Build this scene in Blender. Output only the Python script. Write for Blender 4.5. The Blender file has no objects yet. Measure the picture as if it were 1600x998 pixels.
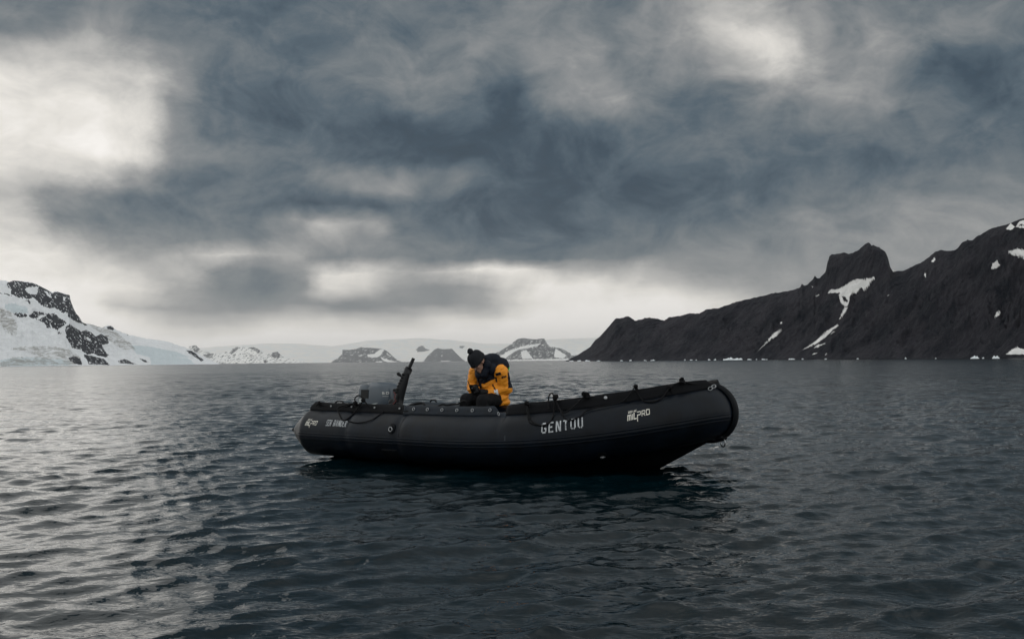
import bpy, bmesh, math, random
import numpy as np
from mathutils import Vector, Matrix
S = bpy.context.scene
COL = S.collection
random.seed(7)
#---PURE---
F = 1556.0                      # focal length in pixels of a 1600 px wide frame
CAMH = 1.15
PITCH = math.atan(64.5 / F); ROLL = 0.010
f_ = np.array([0, math.cos(PITCH), math.sin(PITCH)])
u0 = np.array([0, -math.sin(PITCH), math.cos(PITCH)]); r0 = np.array([1.0, 0, 0])
R_ = r0 * math.cos(ROLL) - u0 * math.sin(ROLL)
U_ = u0 * math.cos(ROLL) + r0 * math.sin(ROLL)
CAM = np.array([0, 0, CAMH])
def W(px, py, D):
    """world point seen at pixel (px,py) at forward distance D (metres along +Y)"""
    d = f_ + R_ * (px - 800) / F + U_ * (499 - py) / F
    return CAM + d * (D / d[1])
def proj(P):
    P = np.asarray(P, float) - CAM
    z = P @ f_
    return 800 + F * (P @ R_) / z, 499 - F * (P @ U_) / z
# boat frame: x to the bow, y to the far (port) side
BO = np.array([-2.19, 13.18, 0.0]); BA = -math.radians(35.3)
ca, sa = math.cos(BA), math.sin(BA)
def B2W(x, y, z):
    return np.array([BO[0] + ca * x - sa * y, BO[1] + sa * x + ca * y, z])
HB, S1, SL = 0.92, 3.3, 1.84    # half beam to the tube axis, start and length of the bow curve
def path(u):
    """u in 0..1 : starboard stern cone tip -> bow; returns axis point and radius"""
    L1 = S1; L2 = 2.35
    d = u * (L1 + L2)
    if d < L1:
        x, y = d, -HB
    else:
        ph = (d - L1) / L2 * math.pi / 2
        x = S1 + SL * math.sin(ph) ** 1.0; y = -HB * max(0.0, math.cos(ph)) ** 1.4
    t = max(0.0, (x - 2.4) / 2.70)
    z = 0.322 - 0.018 * min(x, 2.4) / 2.4 + 0.288 * t ** 2.4
    r = 0.285
    if x < 0.40: r = 0.285 * (max(x, 0.0) / 0.40) ** 0.80
    for sx in (1.15, 1.95, 3.32, 4.75):
        r -= (0.009 if sx < 3 else .005) * math.exp(-((x - sx) / 0.05) ** 2)
    r -= 0.012 * max(0, (x - 4.5)) 
    return np.array([x, y, z]), max(r, 0.004)
def frame(u, side=-1):
    e = 1e-3
    a = path(max(0, u - e))[0]; b = path(min(1, u + e))[0]
    T = b - a
    if u > 1 - 1e-3: T = np.array([0.0, 1.0, 0.0])
    T /= np.linalg.norm(T)
    N = np.cross(T, [0, 0, 1.0]); N /= np.linalg.norm(N)   # outward on the starboard side
    Bn = np.cross(N, T)
    return T, N, Bn
def tube_pt(u, ang, off=0.0, side=-1):
    P, r = path(u); T, N, Bn = frame(u)
    a = math.radians(ang)
    q = P + (N * math.cos(a) + Bn * math.sin(a)) * (r + off)
    if side > 0: q = q * np.array([1, -1, 1])
    return q
def tube_px(u, ang, off=0.0, side=-1):
    return proj(B2W(*tube_pt(u, ang, off, side)))
#---ENDPURE---
# ------------------------------------------------------------------ camera
cd = bpy.data.cameras.new("camera"); cam = bpy.data.objects.new("camera", cd); COL.objects.link(cam)
cd.sensor_width = 36; cd.lens = 36 * F / 1600; cd.clip_start = 0.05; cd.clip_end = 90000
cam.matrix_world = Matrix(((R_[0], U_[0], -f_[0], CAM[0]), (R_[1], U_[1], -f_[1], CAM[1]), (R_[2], U_[2], -f_[2], CAM[2]), (0, 0, 0, 1)))
S.camera = cam
S.render.resolution_x, S.render.resolution_y = 1024, 638
S.render.engine = 'CYCLES'
S.view_settings.view_transform = 'Standard'; S.view_settings.look = 'None'
S.view_settings.exposure = 0.0; S.view_settings.gamma = 1.0
S.cycles.max_bounces = 6; S.cycles.volume_bounces = 1
# ------------------------------------------------------------------ light
SUN_AZ, SUN_EL = -52.0, 20.0     # behind the bright cloud on the left
SKY_STRENGTH = 0.1
sl = bpy.data.lights.new("sun", 'SUN'); sl.energy = 0.5; sl.angle = math.radians(66); sl.color = (1, .97, .92)
so = bpy.data.objects.new("sun", sl); COL.objects.link(so)
so.rotation_euler = (math.radians(90 - SUN_EL), 0, math.radians(-SUN_AZ) + math.pi)
_d = Vector((math.sin(math.radians(SUN_AZ)) * math.cos(math.radians(SUN_EL)), math.cos(math.radians(SUN_AZ)) * math.cos(math.radians(SUN_EL)), math.sin(math.radians(SUN_EL))))
so.rotation_euler = _d.to_track_quat('Z', 'Y').to_euler()

def lin(c):
    c = c / 255.0
    return c / 12.92 if c <= .04045 else ((c + .055) / 1.055) ** 2.4
class NT:
    """tiny node helper"""
    def __init__(s, tree): s.t = tree; s.n = tree.nodes; s.l = tree.links
    def new(s, typ, **kw):
        n = s.n.new(typ)
        for k, v in kw.items(): setattr(n, k, v)
        return n
    def link(s, a, b): s.l.new(a, b)
    def put(s, sock, v):
        if isinstance(v, bpy.types.NodeSocket): s.l.new(v, sock)
        else: sock.default_value = v
    def m(s, op, a, b=None, c=None, clamp=False):
        n = s.new('ShaderNodeMath', operation=op); n.use_clamp = clamp
        s.put(n.inputs[0], a)
        if b is not None: s.put(n.inputs[1], b)
        if c is not None: s.put(n.inputs[2], c)
        return n.outputs[0]
    def vm(s, op, a, b=None, sc=None):
        n = s.new('ShaderNodeVectorMath', operation=op); s.put(n.inputs[0], a)
        if b is not None: s.put(n.inputs[1], b)
        if sc is not None: s.put(n.inputs[3], sc)
        return n.outputs[0]
    def noise(s, vec, scale, detail=4, rough=.55, dist=0.0):
        n = s.new('ShaderNodeTexNoise'); s.put(n.inputs['Vector'], vec); n.inputs['Scale'].default_value = scale
        n.inputs['Detail'].default_value = detail; n.inputs['Roughness'].default_value = rough; n.inputs['Distortion'].default_value = dist
        return n
    def ramp(s, fac, stops, interp='LINEAR'):
        n = s.new('ShaderNodeValToRGB'); s.put(n.inputs[0], fac); cr = n.color_ramp; cr.interpolation = interp
        while len(cr.elements) < len(stops): cr.elements.new(.5)
        for e, (p, c) in zip(cr.elements, stops):
            e.position = p; e.color = (c[0], c[1], c[2], 1) if hasattr(c, '__len__') else (c, c, c, 1)
        return n.outputs[0]
    def mapr(s, v, a, b, c, d, kind='LINEAR'):
        n = s.new('ShaderNodeMapRange', interpolation_type=kind)
        for i, x in enumerate((v, a, b, c, d)): s.put(n.inputs[i], x)
        return n.outputs[0]
    def mix(s, f, a, b, typ='RGBA', blend='MIX'):
        n = s.new('ShaderNodeMix', data_type=typ)
        if typ == 'RGBA': n.blend_type = blend; A, B, O = n.inputs[6], n.inputs[7], n.outputs[2]
        else: A, B, O = n.inputs[2], n.inputs[3], n.outputs[0]
        s.put(n.inputs[0], f); s.put(A, a); s.put(B, b)
        return O
# cloud brightness seen over the bay (display grey), rows of (pixel y; x:value ...)
ROWS = [
 (-60, "0:110 150:108 300:100 500:108 800:120 1000:125 1150:135 1350:125 1600:115"),
 (25, "0:125 60:128 150:135 250:112 400:105 600:115 800:125 950:132 1050:140 1110:158 1170:192 1230:165 1300:128 1450:120 1600:120"),
 (65, "0:165 60:178 140:165 200:140 280:112 400:104 560:114 680:132 800:125 900:132 1050:135 1110:150 1175:225 1215:232 1245:165 1300:135 1380:142 1450:130 1540:104 1600:100"),
 (105, "0:205 60:198 150:190 210:170 250:135 300:104 450:98 560:112 620:128 680:126 800:122 900:155 960:132 1050:118 1130:140 1215:172 1260:150 1350:146 1420:130 1500:98 1560:88 1600:95"),
 (150, "0:222 60:205 150:202 250:196 290:122 350:95 480:92 560:104 620:126 680:112 800:100 880:135 950:160 1000:140 1060:102 1130:104 1200:122 1320:132 1420:125 1500:98 1560:90 1600:100"),
 (200, "0:222 60:206 130:215 200:205 245:175 290:110 380:98 480:90 600:84 700:80 790:78 880:90 1000:98 1100:104 1200:116 1300:126 1400:112 1500:100 1600:106"),
 (240, "0:212 80:214 150:218 210:200 260:140 340:130 400:122 480:102 580:92 680:82 790:76 900:84 1000:100 1060:114 1120:100 1250:98 1400:96 1500:104 1600:122"),
 (280, "0:200 50:150 110:195 150:150 220:118 300:90 360:92 430:112 500:128 560:144 620:140 700:118 780:92 860:84 950:90 1050:96 1150:94 1250:92 1350:102 1450:120 1550:134 1600:138"),
 (320, "0:196 30:150 70:102 150:98 230:108 300:108 400:98 500:92 600:92 700:92 780:86 900:88 1000:98 1100:108 1200:112 1300:128 1400:136 1500:138 1600:138"),
 (352, "0:188 40:155 100:112 200:118 260:128 340:106 420:112 480:150 530:188 570:158 620:112 700:100 800:88 900:92 1000:102 1100:112 1200:128 1300:140 1600:138"),
 (382, "0:215 60:212 120:195 200:160 260:145 320:132 380:112 440:136 480:160 560:145 640:118 720:108 800:104 900:108 1000:118 1100:126 1200:134 1300:138 1600:140"),
 (405, "0:218 80:208 160:196 220:168 270:172 320:208 370:180 410:150 450:172 490:128 560:130 640:128 740:112 850:112 950:122 1050:134 1150:142 1300:142 1600:142"),
 (428, "0:214 80:206 160:206 220:196 260:180 310:150 360:112 410:106 450:122 485:178 530:218 570:205 610:158 680:182 740:210 800:218 860:196 920:178 980:170 1060:156 1150:146 1300:142 1600:142"),
 (450, "0:216 100:205 180:200 240:176 310:128 400:110 470:132 520:190 560:180 610:150 680:142 740:150 800:176 850:202 920:204 1000:176 1080:172 1150:160 1250:146 1600:144"),
 (475, "0:220 100:210 150:198 210:166 290:138 400:130 500:132 600:130 700:134 760:150 820:190 900:208 1000:212 1080:206 1150:178 1250:150 1600:146"),
 (500, "0:224 120:215 200:198 280:174 360:166 450:178 520:184 620:176 700:184 780:204 850:216 950:222 1050:216 1150:195 1250:170 1600:150"),
 (530, "0:228 200:224 400:228 600:228 800:230 950:228 1100:220 1250:190 1600:160"),
 (575, "0:228 400:230 800:230 1000:226 1250:195 1600:165")]
def build_world():
    w = bpy.data.worlds.new("World"); S.world = w; w.use_nodes = True
    N = NT(w.node_tree); N.n.clear()
    out = N.new('ShaderNodeOutputWorld'); bg = N.new('ShaderNodeBackground'); bg.inputs[1].default_value = SKY_STRENGTH
    N.link(bg.outputs[0], out.inputs[0])
    tc = N.new('ShaderNodeTexCoord'); D = tc.outputs['Generated']
    sp = N.new('ShaderNodeSeparateXYZ'); N.link(D, sp.inputs[0]); X, Y, Z = sp.outputs
    hyp = N.m('SQRT', N.m('ADD', N.m('MULTIPLY', X, X), N.m('MULTIPLY', Y, Y)))
    V = N.m('DIVIDE', Z, N.m('MAXIMUM', hyp, .02))
    A = N.m('ARCTAN2', X, Y)
    zc = N.m('ADD', N.m('MAXIMUM', Z, 0.0), 0.10)
    cb = N.new('ShaderNodeCombineXYZ'); N.put(cb.inputs[0], N.m('DIVIDE', X, zc)); N.put(cb.inputs[1], N.m('DIVIDE', Y, zc)); N.put(cb.inputs[2], 0.3)
    Pl = cb.outputs[0]
    av = N.new('ShaderNodeCombineXYZ'); N.put(av.inputs[0], A); N.put(av.inputs[1], N.m('MULTIPLY', V, 1.35)); N.put(av.inputs[2], 0.0)
    def warp(vec, sc, det, amp, r=.55):
        n = N.noise(vec, sc, det, r)
        return N.vm('MULTIPLY', N.vm('SUBTRACT', n.outputs['Color'], (.5, .5, .5)), (amp, amp, amp))
    w1 = N.vm('ADD', warp(av.outputs[0], 9.0, 6, .085, .56), warp(Pl, 1.6, 6, .03, .62))
    ws = N.new('ShaderNodeSeparateXYZ'); N.link(w1, ws.inputs[0])
    A2 = N.m('ADD', A, ws.outputs[0])
    V2 = N.m('ADD', V, N.m('MULTIPLY', ws.outputs[1], N.mapr(V, 0.0, .3, .25, .8)))
    AZ = math.radians(31.0); NS = 31
    fac = N.mapr(A2, -AZ, AZ, 0.0, 1.0)
    rows = []
    for y, txt in ROWS:
        xs = [float(a.split(':')[0]) for a in txt.split()]; vs = [float(a.split(':')[1]) for a in txt.split()]
        rows.append((y, xs, vs))
    ys = np.array([r[0] for r in rows], float)
    def val(px, py):
        px = min(max(px, -100), 1700)
        vv = [np.interp(px, r[1], r[2]) for r in rows]
        return float(np.interp(py, ys, vv))
    vrow = [(563.5 - y) / F for y in ys]            # tan(elevation) of each row, at the picture's middle
    cur = None
    for i in range(len(rows) - 1, -1, -1):          # from the horizon upwards
        st = []
        for k in range(NS):
            az = -AZ + 2 * AZ * k / (NS - 1); px = 800 + F * math.tan(az)
            py = 563.5 - .01 * (px - 800) - vrow[i] / math.cos(az) * F
            v_ = val(px, py); v_ = v_ - 13 * math.exp(-((v_ - 95) / 50) ** 2) + 20 * max(0, min(1, (v_ - 165) / 45)) + (26 * max(0, min(1, (v_ - 140) / 50)) if rows[i][0] >= 450 else 0); st.append((k / (NS - 1), v_ / 255.0))
        c = N.ramp(fac, st, 'EASE')
        if cur is None: cur = c
        else: cur = N.mix(N.mapr(V2, vrow[i + 1], vrow[i], 0.0, 1.0, 'SMOOTHSTEP' if i < 8 else 'LINEAR'), cur, c)
    # wisps and billows
    d1 = N.m('SUBTRACT', N.noise(N.vm('MULTIPLY', Pl, (1, .8, 1)), 1.3, 7, .62).outputs[0], .5)
    d2 = N.m('SUBTRACT', N.noise(av.outputs[0], 16.0, 6, .6, .6).outputs[0], .5)
    av2 = N.vm('MULTIPLY', av.outputs[0], (1.0, 1.15, 1.0))
    d3 = N.m('SUBTRACT', N.m('ABSOLUTE', N.m('SUBTRACT', N.noise(N.vm('ADD', av2, w1), 13.0, 8, .66, .8).outputs[0], .5)), .09)
    det = N.m('ADD', N.m('ADD', N.m('MULTIPLY', d1, .13), N.m('MULTIPLY', d2, .36)), N.m('MULTIPLY', d3, -.24))
    infr = N.m('ADD', cur, N.m('MULTIPLY', det, N.mapr(V, 0.03, .12, .25, 1.0)))
    # the rest of the overcast, away from the picture
    g1 = N.noise(Pl, .55, 6, .6).outputs[0]
    gen = N.m('ADD', N.mapr(V, 0.0, .35, .88, .80), N.m('MULTIPLY', N.m('SUBTRACT', g1, .5), .45))
    wout = N.m('MAXIMUM', N.mapr(N.m('ABSOLUTE', A), AZ * .98, AZ * 1.9, 0.0, 1.0, 'SMOOTHSTEP'), N.mapr(V, .55, 2.0, 0.0, 1.0, 'SMOOTHSTEP'))
    gen = N.mapr(wout, 0.0, 1.0, infr, gen)
    L = N.m('MAXIMUM', gen, .05)
    OUTF = wout
    c = N.ramp(L, [(0.0, (lin(20), lin(28), lin(36))), (.28, (lin(55), lin(72), lin(86))), (.36, (lin(80), lin(95), lin(106))), (.45, (lin(110), lin(118), lin(123))),
                   (.56, (lin(142), lin(144), lin(145))), (.75, (lin(194), lin(192), lin(188))), (.90, (lin(233), lin(229), lin(222))), (1.0, (lin(252), lin(248), lin(243)))])
    c = N.vm('MULTIPLY', c, N.mix(OUTF, (1, 1, 1, 1), (.93, .99, 1.04, 1)))
    c = N.vm('SCALE', c, sc=N.m('DIVIDE', N.m('ADD', 1.0, N.m('MULTIPLY', OUTF, .45)), SKY_STRENGTH))
    sky = N.new('ShaderNodeTexSky', sky_type='NISHITA'); sky.sun_disc = False
    sky.sun_elevation = math.radians(SUN_EL); sky.sun_rotation = math.radians(SUN_AZ)
    c = N.mix(.985, sky.outputs[0], c)               # thick overcast over the clear sky
    N.link(c, bg.inputs[0])
    w.cycles.sampling_method = 'MANUAL'; w.cycles.sample_map_resolution = 512
build_world()

# ------------------------------------------------------------------ helpers
def mat(name, col, rough=.5, metal=0.0, spec=.5, bump=0.0, bscale=40.0, var=0.0, vscale=6.0, col2=None, rvar=0.0):
    m = bpy.data.materials.new(name); m.use_nodes = True; N = NT(m.node_tree)
    b = N.n['Principled BSDF']; b.inputs['Roughness'].default_value = rough; b.inputs['Metallic'].default_value = metal
    b.inputs['Specular IOR Level'].default_value = spec
    tc = N.new('ShaderNodeTexCoord'); O = tc.outputs['Object']
    n = N.noise(O, vscale, 5, .6)
    c2 = col2 or tuple(min(1, x * (1 + var)) for x in col)
    c1 = tuple(x * (1 - var * .6) for x in col) if not col2 else col
    N.link(N.ramp(n.outputs[0], [(.35, c1), (.65, c2)]), b.inputs['Base Color'])
    if rvar: N.link(N.mapr(n.outputs[0], .3, .7, rough - rvar, rough + rvar), b.inputs['Roughness'])
    if bump:
        nb = N.noise(O, bscale, 4, .6); bn = N.new('ShaderNodeBump'); bn.inputs['Strength'].default_value = bump
        bn.inputs['Distance'].default_value = 1.0 / bscale * .3
        N.link(nb.outputs[0], bn.inputs['Height']); N.link(bn.outputs[0], b.inputs['Normal'])
    return m
def mesh_obj(name, verts, faces, m=None, parent=None, smooth=True):
    me = bpy.data.meshes.new(name); me.from_pydata([tuple(map(float, v)) for v in verts], [], [tuple(map(int, f)) for f in faces]); me.update()
    if smooth: me.polygons.foreach_set('use_smooth', [True] * len(me.polygons))
    if m: me.materials.append(m)
    o = bpy.data.objects.new(name, me); COL.objects.link(o)
    if parent: o.parent = parent
    return o
def grid_obj(name, P, m, parent=None, closed_u=False, smooth=True):
    """P: (nu,nv,3) array"""
    nu, nv = P.shape[:2]
    me = bpy.data.meshes.new(name); me.vertices.add(nu * nv); me.vertices.foreach_set('co', P.reshape(-1).astype(np.float32))
    a = np.arange(nu if closed_u else nu - 1); b = np.arange(nv - 1)
    A, B = np.meshgrid(a, b, indexing='ij'); A2 = (A + 1) % nu
    q = np.stack([A * nv + B, A2 * nv + B, A2 * nv + B + 1, A * nv + B + 1], -1).reshape(-1)
    nf = len(q) // 4
    me.loops.add(nf * 4); me.loops.foreach_set('vertex_index', q.astype(np.int32))
    me.polygons.add(nf); me.polygons.foreach_set('loop_start', np.arange(nf, dtype=np.int32) * 4)
    me.update(calc_edges=True)
    me.polygons.foreach_set('use_smooth', np.full(nf, smooth))
    me.materials.append(m)
    o = bpy.data.objects.new(name, me); COL.objects.link(o)
    if parent: o.parent = parent
    return o
def thing(name, label, cat, loc, rz=0.0, group=None):
    o = bpy.data.objects.new(name, None); COL.objects.link(o); o.location = loc; o.rotation_euler = (0, 0, rz)
    o['label'] = label; o['category'] = cat
    if group: o['group'] = group
    return o
class MB:
    def __init__(s): s.v = []; s.f = []
    def add(s, v, f):
        b = len(s.v); s.v += [tuple(map(float, x)) for x in v]; s.f += [tuple(b + i for i in g) for g in f]; return s
    def grid(s, P, cu=False, cv=False):
        nu, nv = P.shape[:2]; f = []
        for i in range(nu if cu else nu - 1):
            for j in range(nv if cv else nv - 1):
                i2, j2 = (i + 1) % nu, (j + 1) % nv
                f.append((i * nv + j, i2 * nv + j, i2 * nv + j2, i * nv + j2))
        return s.add(P.reshape(-1, 3), f)
    def sweep(s, pts, rad, n=8, cap=True, sq=None):
        pts = np.asarray(pts, float); k = len(pts); rad = np.full(k, rad) if np.isscalar(rad) else np.asarray(rad)
        T = np.gradient(pts, axis=0); T /= np.linalg.norm(T, axis=1)[:, None] + 1e-12
        up = np.array([0, 0, 1.0]) if abs(T[0][2]) < .9 else np.array([1.0, 0, 0])
        rings = []; a = np.linspace(0, 2 * math.pi, n, endpoint=False)
        Nv = np.cross(T[0], up); Nv /= np.linalg.norm(Nv)
        for i in range(k):
            Nv = Nv - T[i] * (Nv @ T[i]); Nv /= np.linalg.norm(Nv); Bv = np.cross(T[i], Nv)
            e = 1.0 if sq is None else sq
            rings.append(pts[i] + rad[i] * (np.cos(a)[:, None] * Nv + e * np.sin(a)[:, None] * Bv))
        P = np.array(rings); b = len(s.v); s.grid(P, cv=True)
        if cap:
            s.f.append(tuple(b + j for j in range(n))[::-1]); s.f.append(tuple(b + (k - 1) * n + j for j in range(n)))
        return s
    def box(s, c, h, R=None):
        V = np.array([[x, y, z] for x in (-1, 1) for y in (-1, 1) for z in (-1, 1)], float) * h
        if R is not None: V = V @ np.array(R).T
        return s.add(V + np.array(c), [(0, 1, 3, 2), (4, 6, 7, 5), (0, 4, 5, 1), (2, 3, 7, 6), (0, 2, 6, 4), (1, 5, 7, 3)])
    def ell(s, c, r, R=None, nu=14, nv=9):
        P = []
        for i in range(nv + 1):
            t = math.pi * i / nv
            P.append([[math.sin(t) * math.cos(2 * math.pi * j / nu), math.sin(t) * math.sin(2 * math.pi * j / nu), math.cos(t)] for j in range(nu)])
        P = np.array(P) * np.array(r)
        if R is not None: P = P @ np.array(R).T
        return s.grid(P + np.array(c), cv=True)
    def cap(s, a, b, ra, rb, n=12):
        a = np.array(a, float); b = np.array(b, float)
        s.sweep([a, a + (b - a) * .5, b], [ra, (ra + rb) / 2, rb], n)
        s.ell(a, (ra,) * 3, nu=n, nv=8); s.ell(b, (rb,) * 3, nu=n, nv=8); return s
    def torus(s, c, R, r, ax1, ax2, n=18, m=6):
        ax1 = np.array(ax1, float); ax2 = np.array(ax2, float); nn = np.cross(ax1, ax2); P = []
        for i in range(n):
            t = 2 * math.pi * i / n; d = ax1 * math.cos(t) + ax2 * math.sin(t)
            P.append([np.array(c) + d * (R + r * math.cos(q)) + nn * r * math.sin(q) for q in np.linspace(0, 2 * math.pi, m, endpoint=False)])
        return s.grid(np.array(P), cu=True, cv=True)
    def build(s, name, m, parent=None, smooth=True): return mesh_obj(name, s.v, s.f, m, parent, smooth)
def remesh(mb, name, m, parent, voxel, it=4, fac=.6, disp=None):
    o = mb.build(name, None, parent)
    r = o.modifiers.new('r', 'REMESH'); r.mode = 'VOXEL'; r.voxel_size = voxel
    if it:
        sm = o.modifiers.new('s', 'SMOOTH'); sm.iterations = it; sm.factor = fac
    dg = bpy.context.evaluated_depsgraph_get(); me = bpy.data.meshes.new_from_object(o.evaluated_get(dg))
    o.modifiers.clear(); o.data = me; me.name = name; me.materials.clear()
    for x in (m if isinstance(m, (list, tuple)) else [m]): me.materials.append(x)
    if disp is not None:
        co = np.empty(len(me.vertices) * 3, np.float32); me.vertices.foreach_get('co', co)
        no = np.empty(len(me.vertices) * 3, np.float32); me.vertices.foreach_get('normal', no)
        co = co.reshape(-1, 3); no = no.reshape(-1, 3); co = co + no * disp(co)[:, None]
        me.vertices.foreach_set('co', co.reshape(-1)); me.update()
    me.polygons.foreach_set('use_smooth', [True] * len(me.polygons))
    return o
# ---- numpy noise
_rs = np.random.RandomState(3); _perm = _rs.permutation(512); _g = _rs.uniform(0, 2 * np.pi, 512)
def pn(x, y, seed=0):
    x = np.asarray(x, float); y = np.asarray(y, float)
    xi = np.floor(x).astype(np.int64); yi = np.floor(y).astype(np.int64); xf = x - xi; yf = y - yi
    def g(ix, iy, dx, dy):
        h = _perm[(ix + _perm[(iy + seed * 37) % 512]) % 512]; a = _g[h]
        return np.cos(a) * dx + np.sin(a) * dy
    u = xf ** 3 * (xf * (xf * 6 - 15) + 10); v = yf ** 3 * (yf * (yf * 6 - 15) + 10)
    a = g(xi, yi, xf, yf); b = g(xi + 1, yi, xf - 1, yf); c = g(xi, yi + 1, xf, yf - 1); d = g(xi + 1, yi + 1, xf - 1, yf - 1)
    return ((a * (1 - u) + b * u) * (1 - v) + (c * (1 - u) + d * u) * v) * 1.5
def fbm(x, y, o=5, seed=0, gain=.5, ridge=False):
    t = 0; a = 1.0; n = 0
    for i in range(o):
        k = pn(x * 2 ** i, y * 2 ** i, seed + i * 5)
        t = t + a * ((1 - 2 * np.abs(k)) if ridge else k); n += a; a *= gain
    return t / n
def inpoly(x, y, poly):
    r = np.zeros(x.shape, bool); n = len(poly)
    for i in range(n):
        x1, y1 = poly[i]; x2, y2 = poly[(i + 1) % n]
        if y1 == y2: continue
        c = ((y1 > y) != (y2 > y)) & (x < (x2 - x1) * (y - y1) / (y2 - y1) + x1)
        r ^= c
    return r
# ------------------------------------------------------------------ sea
def build_sea():
    rf = [3.0]
    while rf[-1] < 130: rf.append(rf[-1] * 1.0052)
    while rf[-1] < 34000: rf.append(rf[-1] * 1.035)
    rin = list(np.linspace(.05, 2.9, 30)); r = np.array(rin + rf)
    h = math.radians(35); fine = np.arange(-h, h, .0018)
    coarse = np.linspace(h, 2 * math.pi - h, 110, endpoint=False)
    th = np.concatenate([fine, coarse]); nc = len(th)
    dth = np.gradient(th); dth[-1] = dth[-2]
    dr = np.gradient(r)
    TH, RR = np.meshgrid(th, r)
    X = RR * np.sin(TH); Y = RR * np.cos(TH)
    sp = np.maximum(dr[:, None] * .55, (r[:, None] * dth[None, :]) * .9)
    rs = np.random.RandomState(11)
    n = 130; lam = np.exp(np.linspace(math.log(.13), math.log(9.0), n)) * rs.uniform(.96, 1.04, n)
    main = math.radians(-62)          # crests run from lower left to upper right, travelling to the right
    ang = main + rs.normal(0, .62, n) * np.interp(lam, [.13, .5, 2, 9], [1.35, 1.0, .75, .6])
    slope = np.interp(np.log(lam), np.log([.13, .25, .5, 1.0, 2.5, 9.0]), [.032, .035, .027, .012, .004, .001]) * rs.uniform(.6, 1.3, n)
    Zs = np.zeros_like(X); DX = np.zeros_like(X); DY = np.zeros_like(X); lost = np.zeros_like(X)
    # gust patches: rougher and smoother water
    gust = 1.0 + .55 * fbm(X / 3.1, Y / 5.5, 3, 4) + .35 * fbm(X / 23, Y / 40, 2, 9)
    gust = np.clip(gust, .45, 1.6)
    xf = X.astype(np.float32); yf = Y.astype(np.float32)
    for i in range(n):
        k = 2 * math.pi / lam[i]; a = slope[i] / k; kx, ky = k * math.cos(ang[i]), k * math.sin(ang[i])
        att = np.clip((lam[i] / sp - 2.2) / 2.0, 0, 1)
        rows = np.where(att.max(1) > 0)[0]
        lost += (1 - att) * slope[i] ** 2
        if len(rows) == 0: continue
        b = rows[-1] + 1
        p = (kx * xf[:b] + ky * yf[:b] + rs.uniform(0, 6.283)).astype(np.float32)
        g = att[:b] * (gust[:b] if lam[i] < 1.6 else 1.0)
        Zs[:b] += a * g * np.sin(p); c = a * g * np.cos(p) * 1.0
        DX[:b] += c * math.cos(ang[i]); DY[:b] += c * math.sin(ang[i])
    lost = np.sqrt(lost / (slope ** 2).sum())
    P = np.stack([X + DX, Y + DY, Zs], -1)
    m = bpy.data.materials.new("sea_water"); m.use_nodes = True; N = NT(m.node_tree); b = N.n['Principled BSDF']
    tc = N.new('ShaderNodeTexCoord'); O = tc.outputs['Object']
    b.inputs['Base Color'].default_value = (.0006, .0062, .0086, 1); b.inputs['IOR'].default_value = 1.333
    at = N.new('ShaderNodeAttribute'); at.attribute_name = 'lod'; lod = at.outputs['Fac']
    cd_ = N.new('ShaderNodeCameraData')
    n1 = N.noise(N.vm('MULTIPLY', O, (1, 1.6, 1)), 11.0, 2, .5, .3).outputs[0]
    n2 = N.noise(N.vm('MULTIPLY', O, (.7, 1.0, 1)), 2.6, 3, .55, .4).outputs[0]
    n3 = N.noise(N.vm('MULTIPLY', O, (.6, 1.0, 1)), .45, 3, .55, .3).outputs[0]
    n4 = N.noise(N.vm('MULTIPLY', O, (.5, 1.0, 1)), .012, 4, .55).outputs[0]
    n5 = N.noise(N.vm('MULTIPLY', O, (.25, 1.0, 1)), .09, 4, .6).outputs[0]
    gst = N.mapr(N.m('ADD', N.m('MULTIPLY', n4, .5), N.m('MULTIPLY', n5, .5)), .35, .62, .55, 1.25)
    hsum = N.m('ADD', N.m('MULTIPLY', n1, .0085), N.m('ADD', N.m('MULTIPLY', N.m('MULTIPLY', n2, .045), N.mapr(lod, .25, .75, 0.0, 1.0)), N.m('MULTIPLY', N.m('MULTIPLY', n3, .27), N.mapr(lod, .6, 1.0, 0.0, 1.0))))
    bp = N.new('ShaderNodeBump'); bp.inputs['Distance'].default_value = 1.0
    N.link(hsum, bp.inputs['Height']); N.link(gst, bp.inputs['Strength'])
    N.link(bp.outputs[0], b.inputs['Normal'])
    N.link(N.mapr(lod, .25, 1.0, .02, .16), b.inputs['Roughness'])
    o = grid_obj("sea_water", P.transpose(1, 0, 2), m, closed_u=True)
    o['kind'] = 'structure'; o['label'] = 'dark rippled sea water of the bay'
    a = o.data.attributes.new('lod', 'FLOAT', 'POINT'); a.data.foreach_set('value', lost.T.reshape(-1).astype(np.float32))
    return o
build_sea()

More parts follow.
